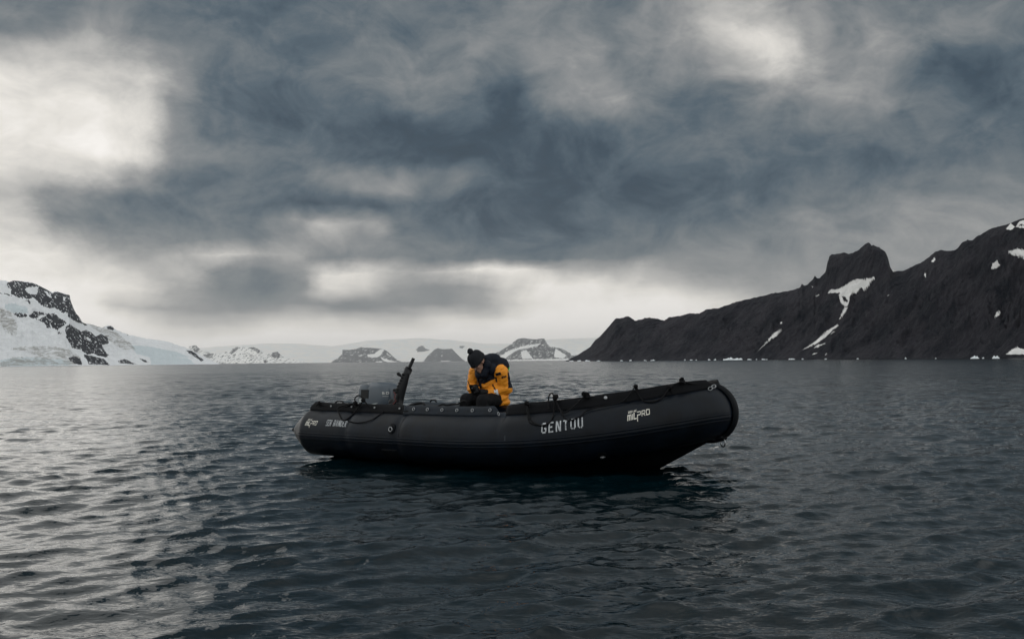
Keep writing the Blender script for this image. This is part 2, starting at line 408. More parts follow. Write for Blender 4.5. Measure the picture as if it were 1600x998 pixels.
# ------------------------------------------------------------------ land
def land_mat(name, rock1, rock2, snow=(.86, .87, .89), ice=(.50, .58, .62), dirt=(.30, .29, .27), rscale=.02, bump=1.0, bdist=6.0):
    m = bpy.data.materials.new(name); m.use_nodes = True; N = NT(m.node_tree); b = N.n['Principled BSDF']
    b.inputs['Roughness'].default_value = .85; b.inputs['Specular IOR Level'].default_value = .2
    tc = N.new('ShaderNodeTexCoord'); O = tc.outputs['Object']
    at = N.new('ShaderNodeAttribute'); at.attribute_name = 'cover'
    sp = N.new('ShaderNodeSeparateColor'); N.link(at.outputs['Color'], sp.inputs[0])
    fine = N.noise(O, rscale * 9, 6, .68).outputs[0]
    big = N.noise(O, rscale, 6, .65, .5).outputs[0]
    rc = N.ramp(N.m('ADD', N.m('ADD', N.m('MULTIPLY', fine, .40), N.m('MULTIPLY', big, .45)), N.m('MULTIPLY', N.m('MULTIPLY', sp.outputs[2], sp.outputs[0]), .30)), [(.34, rock1), (.50, tuple(.5 * (a + b) for a, b in zip(rock1, rock2))), (.74, rock2)])
    sn = N.mix(N.mapr(N.noise(N.vm('MULTIPLY', O, (1, 1, 3)), rscale * 2.2, 6, .6, 1.0).outputs[0], .40, .68, 0.0, .35), snow + (1,), (.60, .62, .65, 1))
    icn = N.mix(N.noise(N.vm('MULTIPLY', O, (3, 3, 1)), rscale * 4, 5, .65).outputs[0], ice + (1,), (.74, .80, .83, 1))
    sn = N.mix(sp.outputs[1], sn, icn)
    dn = N.mapr(N.noise(N.vm('MULTIPLY', O, (1, 1, 4)), rscale * 3, 6, .65, 1.0).outputs[0], .42, .58, 0.0, 1.0)
    sn = N.mix(N.m('MULTIPLY', sp.outputs[2], dn), sn, dirt + (1,))
    rk = N.mapr(N.m('ADD', sp.outputs[0], N.m('MULTIPLY', N.m('SUBTRACT', fine, .5), .5)), .44, .56, 0.0, 1.0)
    N.link(N.mix(rk, sn, rc), b.inputs['Base Color'])
    bp = N.new('ShaderNodeBump'); bp.inputs['Strength'].default_value = bump; bp.inputs['Distance'].default_value = bdist
    N.link(N.m('ADD', fine, N.m('MULTIPLY', big, 1.5)), bp.inputs['Height']); N.link(bp.outputs[0], b.inputs['Normal'])
    return m
def hor(px): return 563.5 - .01 * (px - 800)
def terrain(name, label, sil, shore, crest, nt, nq, mat_, base=None, tq=(.76, .90), g=1.15, amp=.16, gl=60., oblique=0.0, jag=1.0, jagf=.05,
            cover=None, seed=0, back=.8, crag=.05, qpow=1.0):
    sx = np.array([p[0] for p in sil], float); sy = np.array([p[1] for p in sil], float)
    px = np.linspace(sx[0], sx[-1], nt)
    y = np.interp(px, sx, sy)
    endw = np.clip(np.minimum(px - sx[0], sx[-1] - px) / 12.0, 0, 1)
    y = y + endw * jag * (fbm(px * jagf, px * 0 + seed, 4, seed, .6) + .5 * np.abs(pn(px * jagf * 5, px * 0, seed + 3)) - .55 * np.abs(pn(px * .37, px * 0 + 7, seed + 5)) - .4 * np.maximum(pn(px * .21, px * 0 + 3, seed + 6) - .15, 0) * 3)
    yb = y if base is None else np.maximum(y, np.interp(px, [p[0] for p in base], [p[1] for p in base]))
    Ds = np.interp(px, [p[0] for p in shore], [p[1] for p in shore]); Dc = np.interp(px, [p[0] for p in crest], [p[1] for p in crest])
    q1 = np.linspace(0, 1, nq) ** qpow; qb = 1 + np.linspace(0, 1, 14)[1:] * back; q = np.concatenate([q1, qb])
    C = np.array([W(a, b, d) for a, b, d in zip(px, y, Dc)]); Cb = np.array([W(a, b, d)[2] for a, b, d in zip(px, yb, Dc)])
    B = np.array([W(a, hor(a), d) for a, d in zip(px, Ds)])
    T, Q = np.meshgrid(np.arange(nt), q, indexing='ij')
    X = B[:, 0][:, None] + (C[:, 0] - B[:, 0])[:, None] * Q; Y = B[:, 1][:, None] + (C[:, 1] - B[:, 1])[:, None] * Q
    Qc = np.minimum(Q, 1.0); H = Cb[:, None]; HT = (C[:, 2] - Cb)[:, None]
    s = np.concatenate([[0], np.cumsum(np.hypot(np.diff(B[:, 0] + C[:, 0]) / 2, np.diff(B[:, 1] + C[:, 1]) / 2))])[:, None]
    Wd = np.hypot(C[:, 0] - B[:, 0], C[:, 1] - B[:, 1])[:, None]
    w = np.sin(np.pi * np.clip(Qc, 0, 1)) ** .6
    w = np.where(Q > 1, 0, w)
    a = (s - oblique * Q * Wd) / gl; bq = Q * Wd / (gl * 3.0)
    wob = fbm(s / gl * .7 + 3, Q * Wd / gl * .7, 3, seed + 11) * .8
    gul = fbm(a + wob, bq, 6, seed, .55, ridge=True) - .45
    cr = fbm(s / gl * 3.1, Q * Wd / gl * 3.1, 5, seed + 21, .6, ridge=True) - .5
    Hs = np.maximum(H, 0)
    t = np.clip((Q - tq[0]) / (tq[1] - tq[0]), 0, 1); t = t * t * (3 - 2 * t)
    z = H * Qc ** g + HT * t + (amp * gul + crag * cr) * Hs * w
    # keep the face below the skyline
    tc = (C[:, 2] - CAMH) / C[:, 1]
    z = np.where(Q < 1, np.minimum(z, CAMH + Y * (tc[:, None] * np.interp(Q, [0, .9, 1], [.93, .97, 1.0]))), z)
    bk = np.clip((Q - 1) / back, 0, 1)
    z = np.where(Q > 1, C[:, 2][:, None] * (1 - bk ** 1.2) - 2 * bk, z)
    z = np.where(Q <= 0, -2.0, np.maximum(z, -2.0))
    z = np.where((Q > 0) & (Q < .02), np.maximum(z, .15), z)
    dv = np.stack([X, Y], -1) / np.hypot(X, Y)[..., None]
    col_ = (fbm((s - oblique * Q * Wd) / gl * 2.6 + wob, Q * Wd / gl * 1.4, 4, seed + 41, .5, ridge=True) - .4) * gl * .07 * np.where((Q > .03) & (Q <= 1), np.clip(z / (.25 * np.maximum(H, 1)), 0, 1), 0)
    X = X + dv[..., 0] * col_; Y = Y + dv[..., 1] * col_; z = z + (z - CAMH) * col_ / np.hypot(X, Y)
    P = np.stack([X, Y, z], -1)
    o = grid_obj(name, P, mat_)
    o['kind'] = 'structure'; o['label'] = label
    # picture coordinates of each vertex, used once to lay the snow and rock out where they lie
    d = P - CAM; zz = d @ f_; VX = 800 + F * (d @ R_) / zz; VY = 499 - F * (d @ U_) / zz
    if cover is not None:
        c = np.zeros(P.shape[:2] + (4,), np.float32); c[..., 3] = 1
        cover(c, VX, VY, Q, P)
        at = o.data.attributes.new('cover', 'FLOAT_COLOR', 'POINT'); at.data.foreach_set('color', c.reshape(-1))
    return o, P, VX, VY, Q
def PZ(pts, ox, oy, sc): return [(ox + x / sc, oy + y / sc) for x, y in pts]

# right-hand dark ridge
SILR = [(884,563),(889,562),(905,553),(922,542),(930,531),(936,527),(945,517),(957,503),(962,498),(975,496),(980,493.5),(984,494.5),(992,501),(1003,499),(1012,496),(1022,497),(1038,501),(1046,495),(1062,494),(1078,489),(1092,490),(1105,483),(1122,482),(1137,476),(1160,469),(1180,465),(1205,459),(1228,455),(1240,453),(1250,449),(1253,443),(1256,446),(1262,445),(1270,436),(1273,431),(1277,435),(1281,434),(1285,430),(1290,425),(1292,414),(1296,401),(1300,397),(1310,396.5),(1318,394.5),(1326,396.5),(1333,395),(1345,388),(1352,381),(1357,379),(1360,380.5),(1362,385),(1364,383),(1367,384),(1374,387),(1384,394),(1388,404),(1391,418),(1394,422),(1400,424),(1412,423),(1430,414),(1440,410),(1452,401),(1462,393),(1470,391),(1480,392),(1492,391),(1497,387),(1503,379),(1512,375),(1520,375),(1528,368),(1532,367),(1540,362),(1550,357),(1575,350),(1590,344),(1600,341),(1640,330),(1700,318),(1800,300),(2000,310),(2350,390),(2700,548)]
BASER = [(880,0),(1262,0),(1272,440),(1290,431),(1395,425),(1402,0),(3000,0)]
SHR = [(880,1150),(1000,1000),(1200,800),(1400,600),(1600,440),(2400,240)]
CRR = [(880,1165),(930,1210),(1000,1130),(1200,950),(1400,750),(1600,595),(2400,370)]
def coverR(c, VX, VY, Q, P): 
    c[..., 0] = 1.0
    n = fbm((VX + VY * .9) * .035, (VX - VY) * .012, 5, 61, .6) + .35 * fbm((VX + VY * .9) * .16, (VX - VY) * .02, 3, 62)
    c[..., 2] = np.clip(.5 + n * 3.0, 0, 1)
m_rockR = land_mat("dark_rock", (.002, .0045, .010), (.023, .022, .029), rscale=.028, bdist=3.2)
ridge, PR, VXR, VYR, QR = terrain("mountain_ridge", "long dark ridge with a castle shaped rock tower across the bay on the right", SILR, SHR, CRR, 1350, 230, m_rockR,
    base=BASER, amp=.20, gl=48., oblique=1.15, g=1.08, jag=1.6, jagf=.09, cover=coverR, seed=2, crag=.05)
SNOWR = [PZ([(560,490),(600,462),(640,462),(690,440),(730,410),(760,392),(830,386),(905,377),(945,362),(935,378),(910,385),(905,400),(880,440),(850,472),(838,450),(820,455),(785,495),(768,487),(745,505),(735,520),(735,550),(720,590),(705,598),(680,580),(665,560),(655,530),(650,505),(665,492),(600,490)], 1180, 360, 4.988),
 PZ([(700,605),(722,605),(700,645),(655,700),(668,660),(685,630)], 1180, 360, 4.988),
 PZ([(640,737),(652,742),(600,785),(545,838),(470,890),(365,937),(470,868),(560,785)], 1180, 360, 4.988),
 PZ([(625,788),(580,822),(605,795)], 1180, 360, 4.988), PZ([(548,883),(500,907),(455,922),(490,892)], 1180, 360, 4.988),
 PZ([(215,768),(168,826),(100,868),(22,945),(80,878),(150,800)], 1180, 360, 4.988), PZ([(192,720),(220,714),(200,734)], 1180, 360, 4.988),
 PZ([(500,502),(462,530),(470,518)], 1180, 360, 4.988), PZ([(490,958),(440,975),(455,962)], 1180, 360, 4.988), PZ([(578,956),(545,975),(556,962)], 1180, 360, 4.988),
 PZ([(1050,500),(1030,518),(1036,506)], 1180, 360, 4.988), PZ([(1062,306),(1102,318),(1075,328)], 1180, 360, 4.988), PZ([(440,438),(455,440),(445,450)], 1180, 360, 4.988),
 PZ([(715,120),(745,82),(775,105),(748,128)], 1400, 330, 4.16), PZ([(778,108),(800,72),(860,55),(860,118)], 1400, 330, 4.16),
 PZ([(722,268),(790,250),(870,262),(870,320),(800,308),(760,292)], 1400, 330, 4.16), PZ([(616,385),(630,340),(655,328),(682,352),(645,375)], 1400, 330, 4.16),
 PZ([(640,697),(658,655),(680,658),(672,678)], 1400, 330, 4.16), PZ([(178,405),(192,408),(195,442)], 1400, 330, 4.16), PZ([(228,332),(250,302),(256,318),(245,334)], 1400, 330, 4.16),
 PZ([(712,936),(750,908),(790,890),(832,903),(900,900),(900,936)], 1400, 330, 4.16)]
HOLES = [PZ([(678,520),(700,512),(715,530),(728,555),(710,560),(690,545)], 1180, 360, 4.988), PZ([(800,93),(832,98),(832,86),(808,86)], 1400, 330, 4.16), PZ([(770,290),(800,300),(832,306),(832,300),(790,288)], 1400, 330, 4.16)]
m_snow = mat("old_snow", (.66, .65, .64), .7, var=.12, vscale=.05, bump=.4, bscale=.2)
jx = VXR + .9 * fbm(VXR * .5, VYR * .5, 4, 5, .6); jy = VYR + .8 * fbm(VXR * .5, VYR * .5, 4, 6, .6)
front = QR <= 1.0
hole = np.zeros(VXR.shape, bool)
for h_ in HOLES: hole |= inpoly(jx, jy, h_)
for poly in SNOWR:
    cx_ = .25 * (jx[:-1, :-1] + jx[1:, :-1] + jx[:-1, 1:] + jx[1:, 1:]); cy_ = .25 * (jy[:-1, :-1] + jy[1:, :-1] + jy[:-1, 1:] + jy[1:, 1:])
    fq = inpoly(cx_, cy_, poly) & front[1:, 1:] & ~hole[1:, 1:]
    ii, jj = np.where(fq)
    if len(ii) < 2: continue
    ids = {}; vv = []; ff = []
    def vid(i, j):
        if (i, j) not in ids:
            ids[(i, j)] = len(vv); p = PR[i, j]; d = (CAM - p); d /= np.linalg.norm(d); vv.append(p + d * .7 + np.array([0, 0, .4]))
        return ids[(i, j)]
    for i, j in zip(ii, jj): ff.append((vid(i, j), vid(i + 1, j), vid(i + 1, j + 1), vid(i, j + 1)))
    so_ = mesh_obj("snow_patch", vv, ff, m_snow, ridge)

# left glacier mountain
SILL = [(-700,455),(-400,440),(-150,428),(-60,434),(0,437.5),(8,438),(14,441),(20,438.5),(33,439),(45,440.5),(55,443),(62,447),(75,453),(83,457.5),(86,454.5),(96,457),(104,460),(109,461),(111,472),(115,482),(119,490),(123,494),(128,502),(131,505),(140,506),(150,509),(160,512),(165,509.5),(170,508.5),(175,509),(179,514),(190,519),(200,522.5),(215,526),(230,529),(245,531),(260,533),(275,538),(290,543),(305,550),(330,563),(345,569)]
SHL = [(-700,1500),(0,2000),(200,2300),(345,2700)]
CRL = [(-700,2300),(0,2900),(130,2850),(200,3100),(280,3000),(330,2800),(345,2720)]
z5 = lambda pts: PZ(pts, 0, 420, 4.706)
ROCKL = [z5([(50,105),(75,90),(110,85),(160,93),(200,100),(240,103),(270,115),(300,125),(350,155),(385,185),(400,172),(430,170),(470,185),(510,190),(520,240),(545,290),(580,345),(605,385),(600,402),(560,390),(520,365),(500,345),(485,312),(465,325),(430,300),(400,282),(375,290),(340,280),(300,262),(272,232),(240,212),(205,222),(150,212),(110,200),(80,180),(85,150),(55,132)]),
 z5([(188,230),(205,225),(232,250),(220,258)]), z5([(215,345),(250,312),(320,322),(350,332),(400,328),(440,362),(490,392),(470,415),(440,432),(420,450),(380,430),(345,436),(338,405),(290,378),(240,365)]),
 z5([(478,432),(510,405),(560,438),(600,462),(630,448),(680,470),(700,498),(740,478),(790,500),(802,548),(745,560),(770,600),(795,630),(790,652),(730,640),(690,622),(640,628),(590,592),(530,580),(515,548),(490,512)]),
 z5([(612,628),(680,640),(760,660),(812,706),(650,702),(640,668)]), z5([(500,655),(550,640),(590,660),(605,705),(560,700),(520,680)]), z5([(866,675),(920,663),(1008,702),(870,692)]),
 z5([(92,328),(150,325),(192,335),(200,352),(150,357),(120,345)]), z5([(600,392),(625,395),(640,415),(620,420)]), z5([(422,462),(445,460),(452,478),(430,475)]),
 z5([(780,430),(815,418),(838,440),(830,450),(795,442)]), z5([(755,420),(768,420),(768,434),(757,434)]), z5([(1365,600),(1400,600),(1440,620),(1497,672),(1480,680),(1430,645)]), z5([(1368,562),(1385,562),(1405,585),(1392,585)]),
 z5([(935,480),(943,480),(943,489),(935,489)]), z5([(1072,496),(1086,496),(1086,505),(1072,505)]), z5([(1118,502),(1140,503),(1135,510)]), z5([(1175,510),(1205,512),(1200,519),(1180,517)]), z5([(1262,522),(1285,526),(1280,532),(1265,530)]), z5([(1020,655),(1070,670),(1100,690),(1060,685)]), z5([(0,178),(40,180),(90,195),(85,199),(40,185),(0,182)])]
SNHL = [z5([(180,148),(215,132),(285,132),(270,188),(230,188),(195,172)]), z5([(262,365),(300,335),(345,340),(325,352),(280,372)]), z5([(400,282),(425,300),(500,385),(600,460),(590,440),(520,375),(450,325)]), z5([(620,492),(660,510),(680,530),(650,528)]), z5([(465,208),(485,210),(478,235),(462,232)]), z5([(320,158),(350,170),(385,215),(370,212),(340,185)])]
ICEL = [z5([(1105,650),(1180,640),(1260,650),(1380,655),(1440,700),(1110,703)]), z5([(35,265),(90,250),(150,270),(205,285),(205,320),(150,335),(90,320),(40,290)]), z5([(0,670),(120,650),(250,650),(500,670),(530,705),(0,715)]), z5([(960,560),(1100,570),(1300,610),(1400,650),(1100,650),(1000,620)])]
DIRL = [z5([(60,585),(250,570),(400,568),(520,600),(590,650),(560,700),(400,700),(200,705),(0,715),(0,690),(100,650),(300,640),(200,610)]), z5([(640,400),(760,430),(860,470),(960,545),(1000,600),(900,590),(820,540),(760,480),(690,440)]), z5([(0,280),(80,320),(130,420),(120,500),(60,480),(0,400)])]
def coverL(c, VX, VY, Q, P):
    x = VX + 1.8 * fbm(VX * .22, VY * .22, 4, 7, .65); y = VY + 1.5 * fbm(VX * .22, VY * .22, 4, 8, .65)
    r = np.zeros(VX.shape)
    for p in ROCKL: r[inpoly(x, y, p)] = 1
    for p in SNHL: r[inpoly(x, y, p)] = 0
    streak = fbm((VX - VY) * .42, (VX + VY) * .09, 4, 12, .65)
    r = np.where((r > 0) & (streak > .22), .12, r)
    spk = fbm(VX * .5, VY * .5, 3, 14)
    r[Q > 1] = 0
    for p in ICEL: c[..., 1][inpoly(x, y, p)] = .9
    for p in DIRL: c[..., 2][inpoly(x, y, p)] = .8
    c[..., 0] = r
m_left = land_mat("snow_and_rock", (.012, .016, .024), (.036, .038, .046), rscale=.012, bump=.9, bdist=9.0)
terrain("glacier_mountain", "snow covered mountain with black rock bands and a blue ice front on the left shore", SILL, SHL, CRL, 1000, 230, m_left, amp=.12, gl=150., oblique=-.3, g=.95, jag=1.0, jagf=.12, cover=coverL, seed=5, crag=.06)

# far ice sheet and the small mountains in front of it
def cov_sheet(c, VX, VY, Q, P):
    n = fbm(VX * .08, VY * .3, 5, 3); c[..., 1] = np.clip(n * 1.6 + .3, 0, .8)
    x = VX; y = VY
    for p in [PZ([(222,250),(240,228),(270,221),(285,240),(320,250),(300,258),(270,262),(235,266)], 600, 490, 4.444), PZ([(520,222),(560,225),(550,240),(525,238)], 600, 490, 4.444)]:
        c[..., 0][inpoly(x, y, p)] = 1
m_sheet = land_mat("far_ice", (.06, .065, .075), (.12, .12, .13), snow=(.94, .89, .83), ice=(.86, .85, .82), rscale=.0012, bump=.3, bdist=20)
terrain("ice_sheet", "pale far ice sheet rising behind the small mountains across the bay", [(200,548),(300,545),(345,541),(425,536),(470,537),(520,541),(545,537),(575,532),(640,529),(655,528),(700,531),(760,537),(800,537),(860,530),(940,527.5),(1040,529),(1200,540)],
        [(200,27000),(1200,27000)], [(200,32000),(1200,32000)], 500, 60, m_sheet, amp=.05, gl=900., g=.9, jag=.5, cover=cov_sheet, seed=8, crag=.02, back=.05)
z6 = lambda p: PZ(p, 300, 490, 4.706)
z7 = lambda p: PZ(p, 600, 490, 4.444)
def mkcover(rocks, snows, base, bias, sc=.5, seed=0):
    def cv(c, VX, VY, Q, P):
        x = VX + 1.2 * fbm(VX * .3, VY * .3, 4, 7 + seed, .65); y = VY + 1.0 * fbm(VX * .3, VY * .3, 4, 8 + seed, .65)
        r = np.full(VX.shape, float(base))
        for p in rocks: r[inpoly(x, y, p)] = 1
        for p in snows: r[inpoly(x, y, p)] = 0
        n = fbm((VX - VY) * .12 * sc, (VX + VY * 2.5) * .30 * sc, 5, 20 + seed, .65)
        r = np.where(n > bias, 1 - r if base == 0 else .0, r) if bias < 9 else r
        r[Q > 1] = 0 if base == 0 else 1
        c[..., 0] = r
    return cv
m_far = land_mat("far_rock", (.060, .064, .075), (.115, .115, .120), snow=(.92, .90, .87), rscale=.002, bump=.6, bdist=14)
m_farw = land_mat("far_rock_and_snow", (.050, .054, .062), (.10, .10, .105), snow=(.92, .90, .87), rscale=.002, bump=.6, bdist=14)
terrain("mountain", "low snowy hills with broken grey outcrops beside the left glacier", [(284,571),(290,548),(296,541.5),(305,539),(312,545),(325,549),(337,552),(345,553),(352,550),(360,547),(366,543),(375,541),(385,543),(392,542),(400,542),(406,547),(412,551),(425,551),(433,549),(440,556),(450,560),(470,565),(492,567.5)],
        [(280,15000),(500,15600)], [(280,16800),(500,15900)], 420, 70, m_farw, amp=.16, gl=220., g=.9, jag=.8, jagf=.15, seed=3,
        cover=mkcover([z6([(268,292),(320,245),(355,243),(330,268),(300,290)]), z6([(410,250),(450,243),(500,268),(492,290),(440,262)]), z6([(572,312),(600,280),(630,275),(655,300),(640,325),(600,322)]), z6([(0,236),(40,232),(60,262),(20,300)]), z6([(80,300),(160,292),(150,320),(110,325)]), z6([(180,365),(240,362),(250,368),(190,370)]), z6([(525,335),(560,345),(545,362),(525,360)])], [], 0, .16, .9, 1))
terrain("mountain", "flat topped grey mountain with snow gullies behind the outboard motor", [(514,569),(520,564),(528,559),(535,553),(533,548),(531,546),(545,546.5),(556,545),(561,543.5),(564,542),(568,543),(575,543),(595,544.5),(602,547),(607,550),(613,556),(622,563),(636,568)],
        [(510,21000),(640,21000)], [(510,22300),(640,21800)], 220, 70, m_far, amp=.12, gl=200., g=.8, jag=.5, jagf=.2, seed=4,
        cover=mkcover([], [z6([(1285,300),(1340,293),(1380,265),(1400,260),(1412,268),(1385,310),(1350,322),(1295,318)]), z6([(1385,318),(1450,342),(1525,356),(1440,358),(1400,340)]), z6([(1228,310),(1250,298),(1245,312)]), z6([(1350,350),(1400,348),(1395,360),(1350,360)]), z6([(1420,285),(1480,318),(1440,305)])], 1, .25, .9, 2))
terrain("mountain", "small plain grey mountain just left of the seated person", [(655,568),(662,564),(668,556),(679,546),(684,543.5),(692,545.5),(706,544.5),(712,551),(719,558),(728,565),(734,568)],
        [(650,24000),(740,24000)], [(650,25300),(740,25000)], 160, 60, m_far, amp=.09, gl=260., g=.8, jag=.5, jagf=.2, seed=6, cover=mkcover([], [z7([(395,290),(405,285),(402,300)]), z7([(395,325),(470,328),(470,333),(395,333)])], 1, .36, .9, 3))
terrain("mountain", "grey mountain streaked with snow between the person and the dark ridge", [(764,567),(773,552),(780,549),(798,538),(805,532),(811,528.5),(818,528),(826,529),(838,530),(850,528.5),(854,535),(866,538),(877,542),(888,550.5),(902,551),(912,555),(930,566)],
        [(760,19000),(930,19000)], [(760,20300),(930,20000)], 300, 80, m_farw, amp=.14, gl=200., g=.85, jag=.6, jagf=.2, seed=9,
        cover=mkcover([], [z7([(795,302),(870,255),(940,232),(1000,215),(1092,205),(1060,225),(1000,240),(930,250),(880,280),(840,312),(810,322)]), z7([(950,262),(990,250),(1010,280),(1035,312),(960,312)]), z7([(1125,178),(1180,190),(1240,228),(1285,262),(1225,240),(1150,228),(1130,205)]), z7([(820,322),(1040,316),(1280,312),(1300,330),(820,330)]), z7([(1190,240),(1270,290),(1240,310),(1180,300)]), z7([(1290,268),(1390,272),(1370,285),(1300,290)])], 1, .19, 1.0, 4))

# drifting ice along the far shore of the ridge
m_ice = mat("sea_ice", (.78, .82, .85), .5, var=.1, vscale=.3)
def floe(px, wpx, hpx, label, seed):
    Ds = np.interp(px, [p[0] for p in SHR], [p[1] for p in SHR]) * .93
    c = W(px, hor(px), Ds); wd = wpx / F * Ds; hg = hpx / F * Ds + .5
    rs = np.random.RandomState(seed); P = []
    for i in range(25):
        s_ = i / 24 * 2 - 1; e = (1 - s_ ** 2) ** .4; row = []
        for j in range(13):
            a = math.pi * 2 * j / 12; k = 1 + .3 * pn(np.array([i * .35 + seed]), np.array([math.cos(a) * 1.5]), seed % 5)[0]
            bump = .55 + .65 * abs(pn(np.array([i * .28 + seed * 3.3]), np.array([.5]), 2)[0]) * 1.6
            row.append((s_ * wd / 2, math.cos(a) * wd * .22 * e * k, max(math.sin(a), -.3) * hg * e * bump))
        P.append(row)
    mb = MB().grid(np.array(P)); o = mb.build("ice_floe", m_ice, None, smooth=False)
    o.location = (c[0], c[1], -.1); o['label'] = label; o['category'] = 'ice floe'; o['group'] = 'ice floes along the far shore'
small = 'small white scrap of floating ice at the foot of the dark ridge'
floe(1145, 31, 2.6, 'largest white ice floe below the middle of the dark ridge', 1)
floe(1108, 4, 1.5, small, 30)
floe(1523, 14, 2.0, 'white ice floe left of its neighbour under the cliff at the far right', 4)
floe(1556, 12, 2.4, 'white ice floe nearest the snow bank at the far right', 5)
for k, (x, w_) in enumerate([(893,9),(905,8),(918,10),(935,8),(971,6),(985,5),(1008,6),(1020,10),(1070,3),(1080,6),(1088,3),(1117,5),(1171,9),(1182,3),(1193,8),(1198,3),(1237,14),(1254,4),(1290,5),(1340,4),(1415,4),(1462,3),(1536,4)]):
    floe(x, w_ * .8, .6 + (k % 3) * .3, small, 40 + k)

# haze over the bay
def haze():
    R = 36000; zb, zt = -4.0, 760.0
    mb = MB(); mb.box((0, 0, (zb + zt) / 2), (R, R, (zt - zb) / 2)); o = mb.build("haze", None, None, smooth=False)
    m = bpy.data.materials.new("haze"); m.use_nodes = True; N = NT(m.node_tree); N.n.clear()
    out = N.new('ShaderNodeOutputMaterial'); v = N.new('ShaderNodeVolumePrincipled')
    v.inputs['Color'].default_value = (.95, .95, .96, 1); v.inputs['Density'].default_value = 2.5e-5; v.inputs['Anisotropy'].default_value = .55
    N.link(v.outputs[0], out.inputs['Volume']); o.data.materials.append(m)
    o['kind'] = 'stuff'; o['label'] = 'thin pale haze over the bay'
haze()

# ------------------------------------------------------------------ the inflatable boat
def wear(m, amount, col):
    N = NT(m.node_tree); b = N.n['Principled BSDF']; src = b.inputs['Base Color'].links[0].from_socket
    tc = N.new('ShaderNodeTexCoord'); O = tc.outputs['Object']
    a = N.noise(N.vm('MULTIPLY', O, (1, 1, .22)), 9.0, 6, .7).outputs[0]; c = N.noise(O, 1.7, 3, .5).outputs[0]
    f = N.m('MULTIPLY', N.mapr(a, .50, .72, 0.0, 1.0), N.mapr(c, .38, .66, .15, amount))
    N.link(N.mix(f, src, col + (1,)), b.inputs['Base Color'])
    N.link(N.m('ADD', N.mapr(c, .3, .7, .30, .44), N.m('MULTIPLY', f, .25)), b.inputs['Roughness'])
    return m
rubber = mat("black_rubber", (.0015, .0035, .007), .38, spec=.18, var=.7, vscale=4.0, bump=.25, bscale=90, rvar=.10)
wear(rubber, .6, (.007, .012, .018))
rubber2 = mat("matt_black_rubber", (.002, .003, .0045), .6, spec=.12, var=.4, bump=.2, bscale=60)
flapm = mat("spray_flap_fabric", (.0018, .0022, .0035), .6, spec=.12, var=.5, vscale=8, bump=.3, bscale=120)
ropem = mat("black_rope", (.003, .003, .004), .75, spec=.2, bump=.8, bscale=220)
steel = mat("steel", (.30, .31, .32), .32, metal=1.0)
boat = thing("inflatable_boat", "long black rubber inflatable boat lettered GENTOU afloat on the grey sea", "boat", tuple(BO), BA)
UU = np.concatenate([np.linspace(0, .07, 16)[:-1], np.linspace(.07, 1.0, 190)])
def wr(u, a):   # fabric wrinkles: slack folds at the seams
    x = u * 5.65
    k = 0.0
    for sx in (1.15, 1.95, 3.32, 4.75): k += math.exp(-((x - sx) / .12) ** 2)
    return .0035 * k * float(pn(np.array([x * 9 + a * .02]), np.array([a * .045]), 3)[0]) + .0018 * float(pn(np.array([x * 2.3]), np.array([a * .03]), 8)[0])
ring = []
for u in UU:
    P_, r_ = path(u); T_, N_, B_ = frame(u); row = []
    for j in range(48):
        a = 7.5 * j; ar = math.radians(a); row.append(P_ + (N_ * math.cos(ar) + B_ * math.sin(ar)) * (r_ + (wr(u, a) if u > .07 else 0)))
    ring.append(row)
ring = np.array(ring); mir = ring[::-1][1:] * np.array([1, -1, 1]); 
# the mirrored half keeps the same angular order
MB().grid(np.concatenate([ring, mir]), cv=True).build("inflatable_tube", rubber, boat)
# pale end cones' seams and stern cone tips
for sd in (-1, 1):
    mb = MB(); p = path(0)[0] * np.array([1, -sd * -1, 1]) if sd > 0 else path(0)[0]
    mb.ell((-.005, sd * HB, p[2]), (.03, .022, .022)); mb.build("cone_tip", rubber2, boat)
def band(name, m, a0, a1, off, u0, u1, side, nu=120, na=7, ridges=0, parent=None, edge=.004):
    us = np.linspace(u0, u1, nu); P = []
    prof = []
    for j in range(na):
        t = j / (na - 1); h = off
        if ridges: h = off * (.35 + .65 * abs(math.cos(t * math.pi * ridges)) ** .5)
        prof.append((a0 + (a1 - a0) * t, h))
    prof = [(a0, -edge)] + prof + [(a1, -edge)]
    for u in us: P.append([tube_pt(u, a, h, side) for a, h in prof])
    return MB().grid(np.array(P)).build(name, m, parent or boat)
for sd in (-1, 1):
    o = band("rubbing_strake", rubber, -14, 1, .009, .055, .985, sd, 150, 11, ridges=2)
    if sd < 0:
        for uu in (.2035, .345, .588, .785): band("seam_tape", rubber, -170, 62, .0025, uu - .0045, uu + .0045, sd, 4, 40, parent=boat)
        band("reinforcing_patch", rubber2, -60, -28, .003, .30, .34, sd, 6, 8)
# stem band wrapped round the bow
P = []
for a in np.linspace(-112, 74, 50):
    row = []
    for w_, h_ in ((-.055, -.004), (-.05, .012), (-.02, .02), (0, .024), (.02, .02), (.05, .012), (.055, -.004)):
        c0 = path(1)[0]; r1 = path(1)[1]; ar = math.radians(a)
        row.append(c0 + np.array([math.cos(ar) * (r1 + h_ + .012), w_, math.sin(ar) * (r1 + h_ + .012)]))
    P.append(row)
MB().grid(np.array(P)).build("stem_band", rubber2, boat)
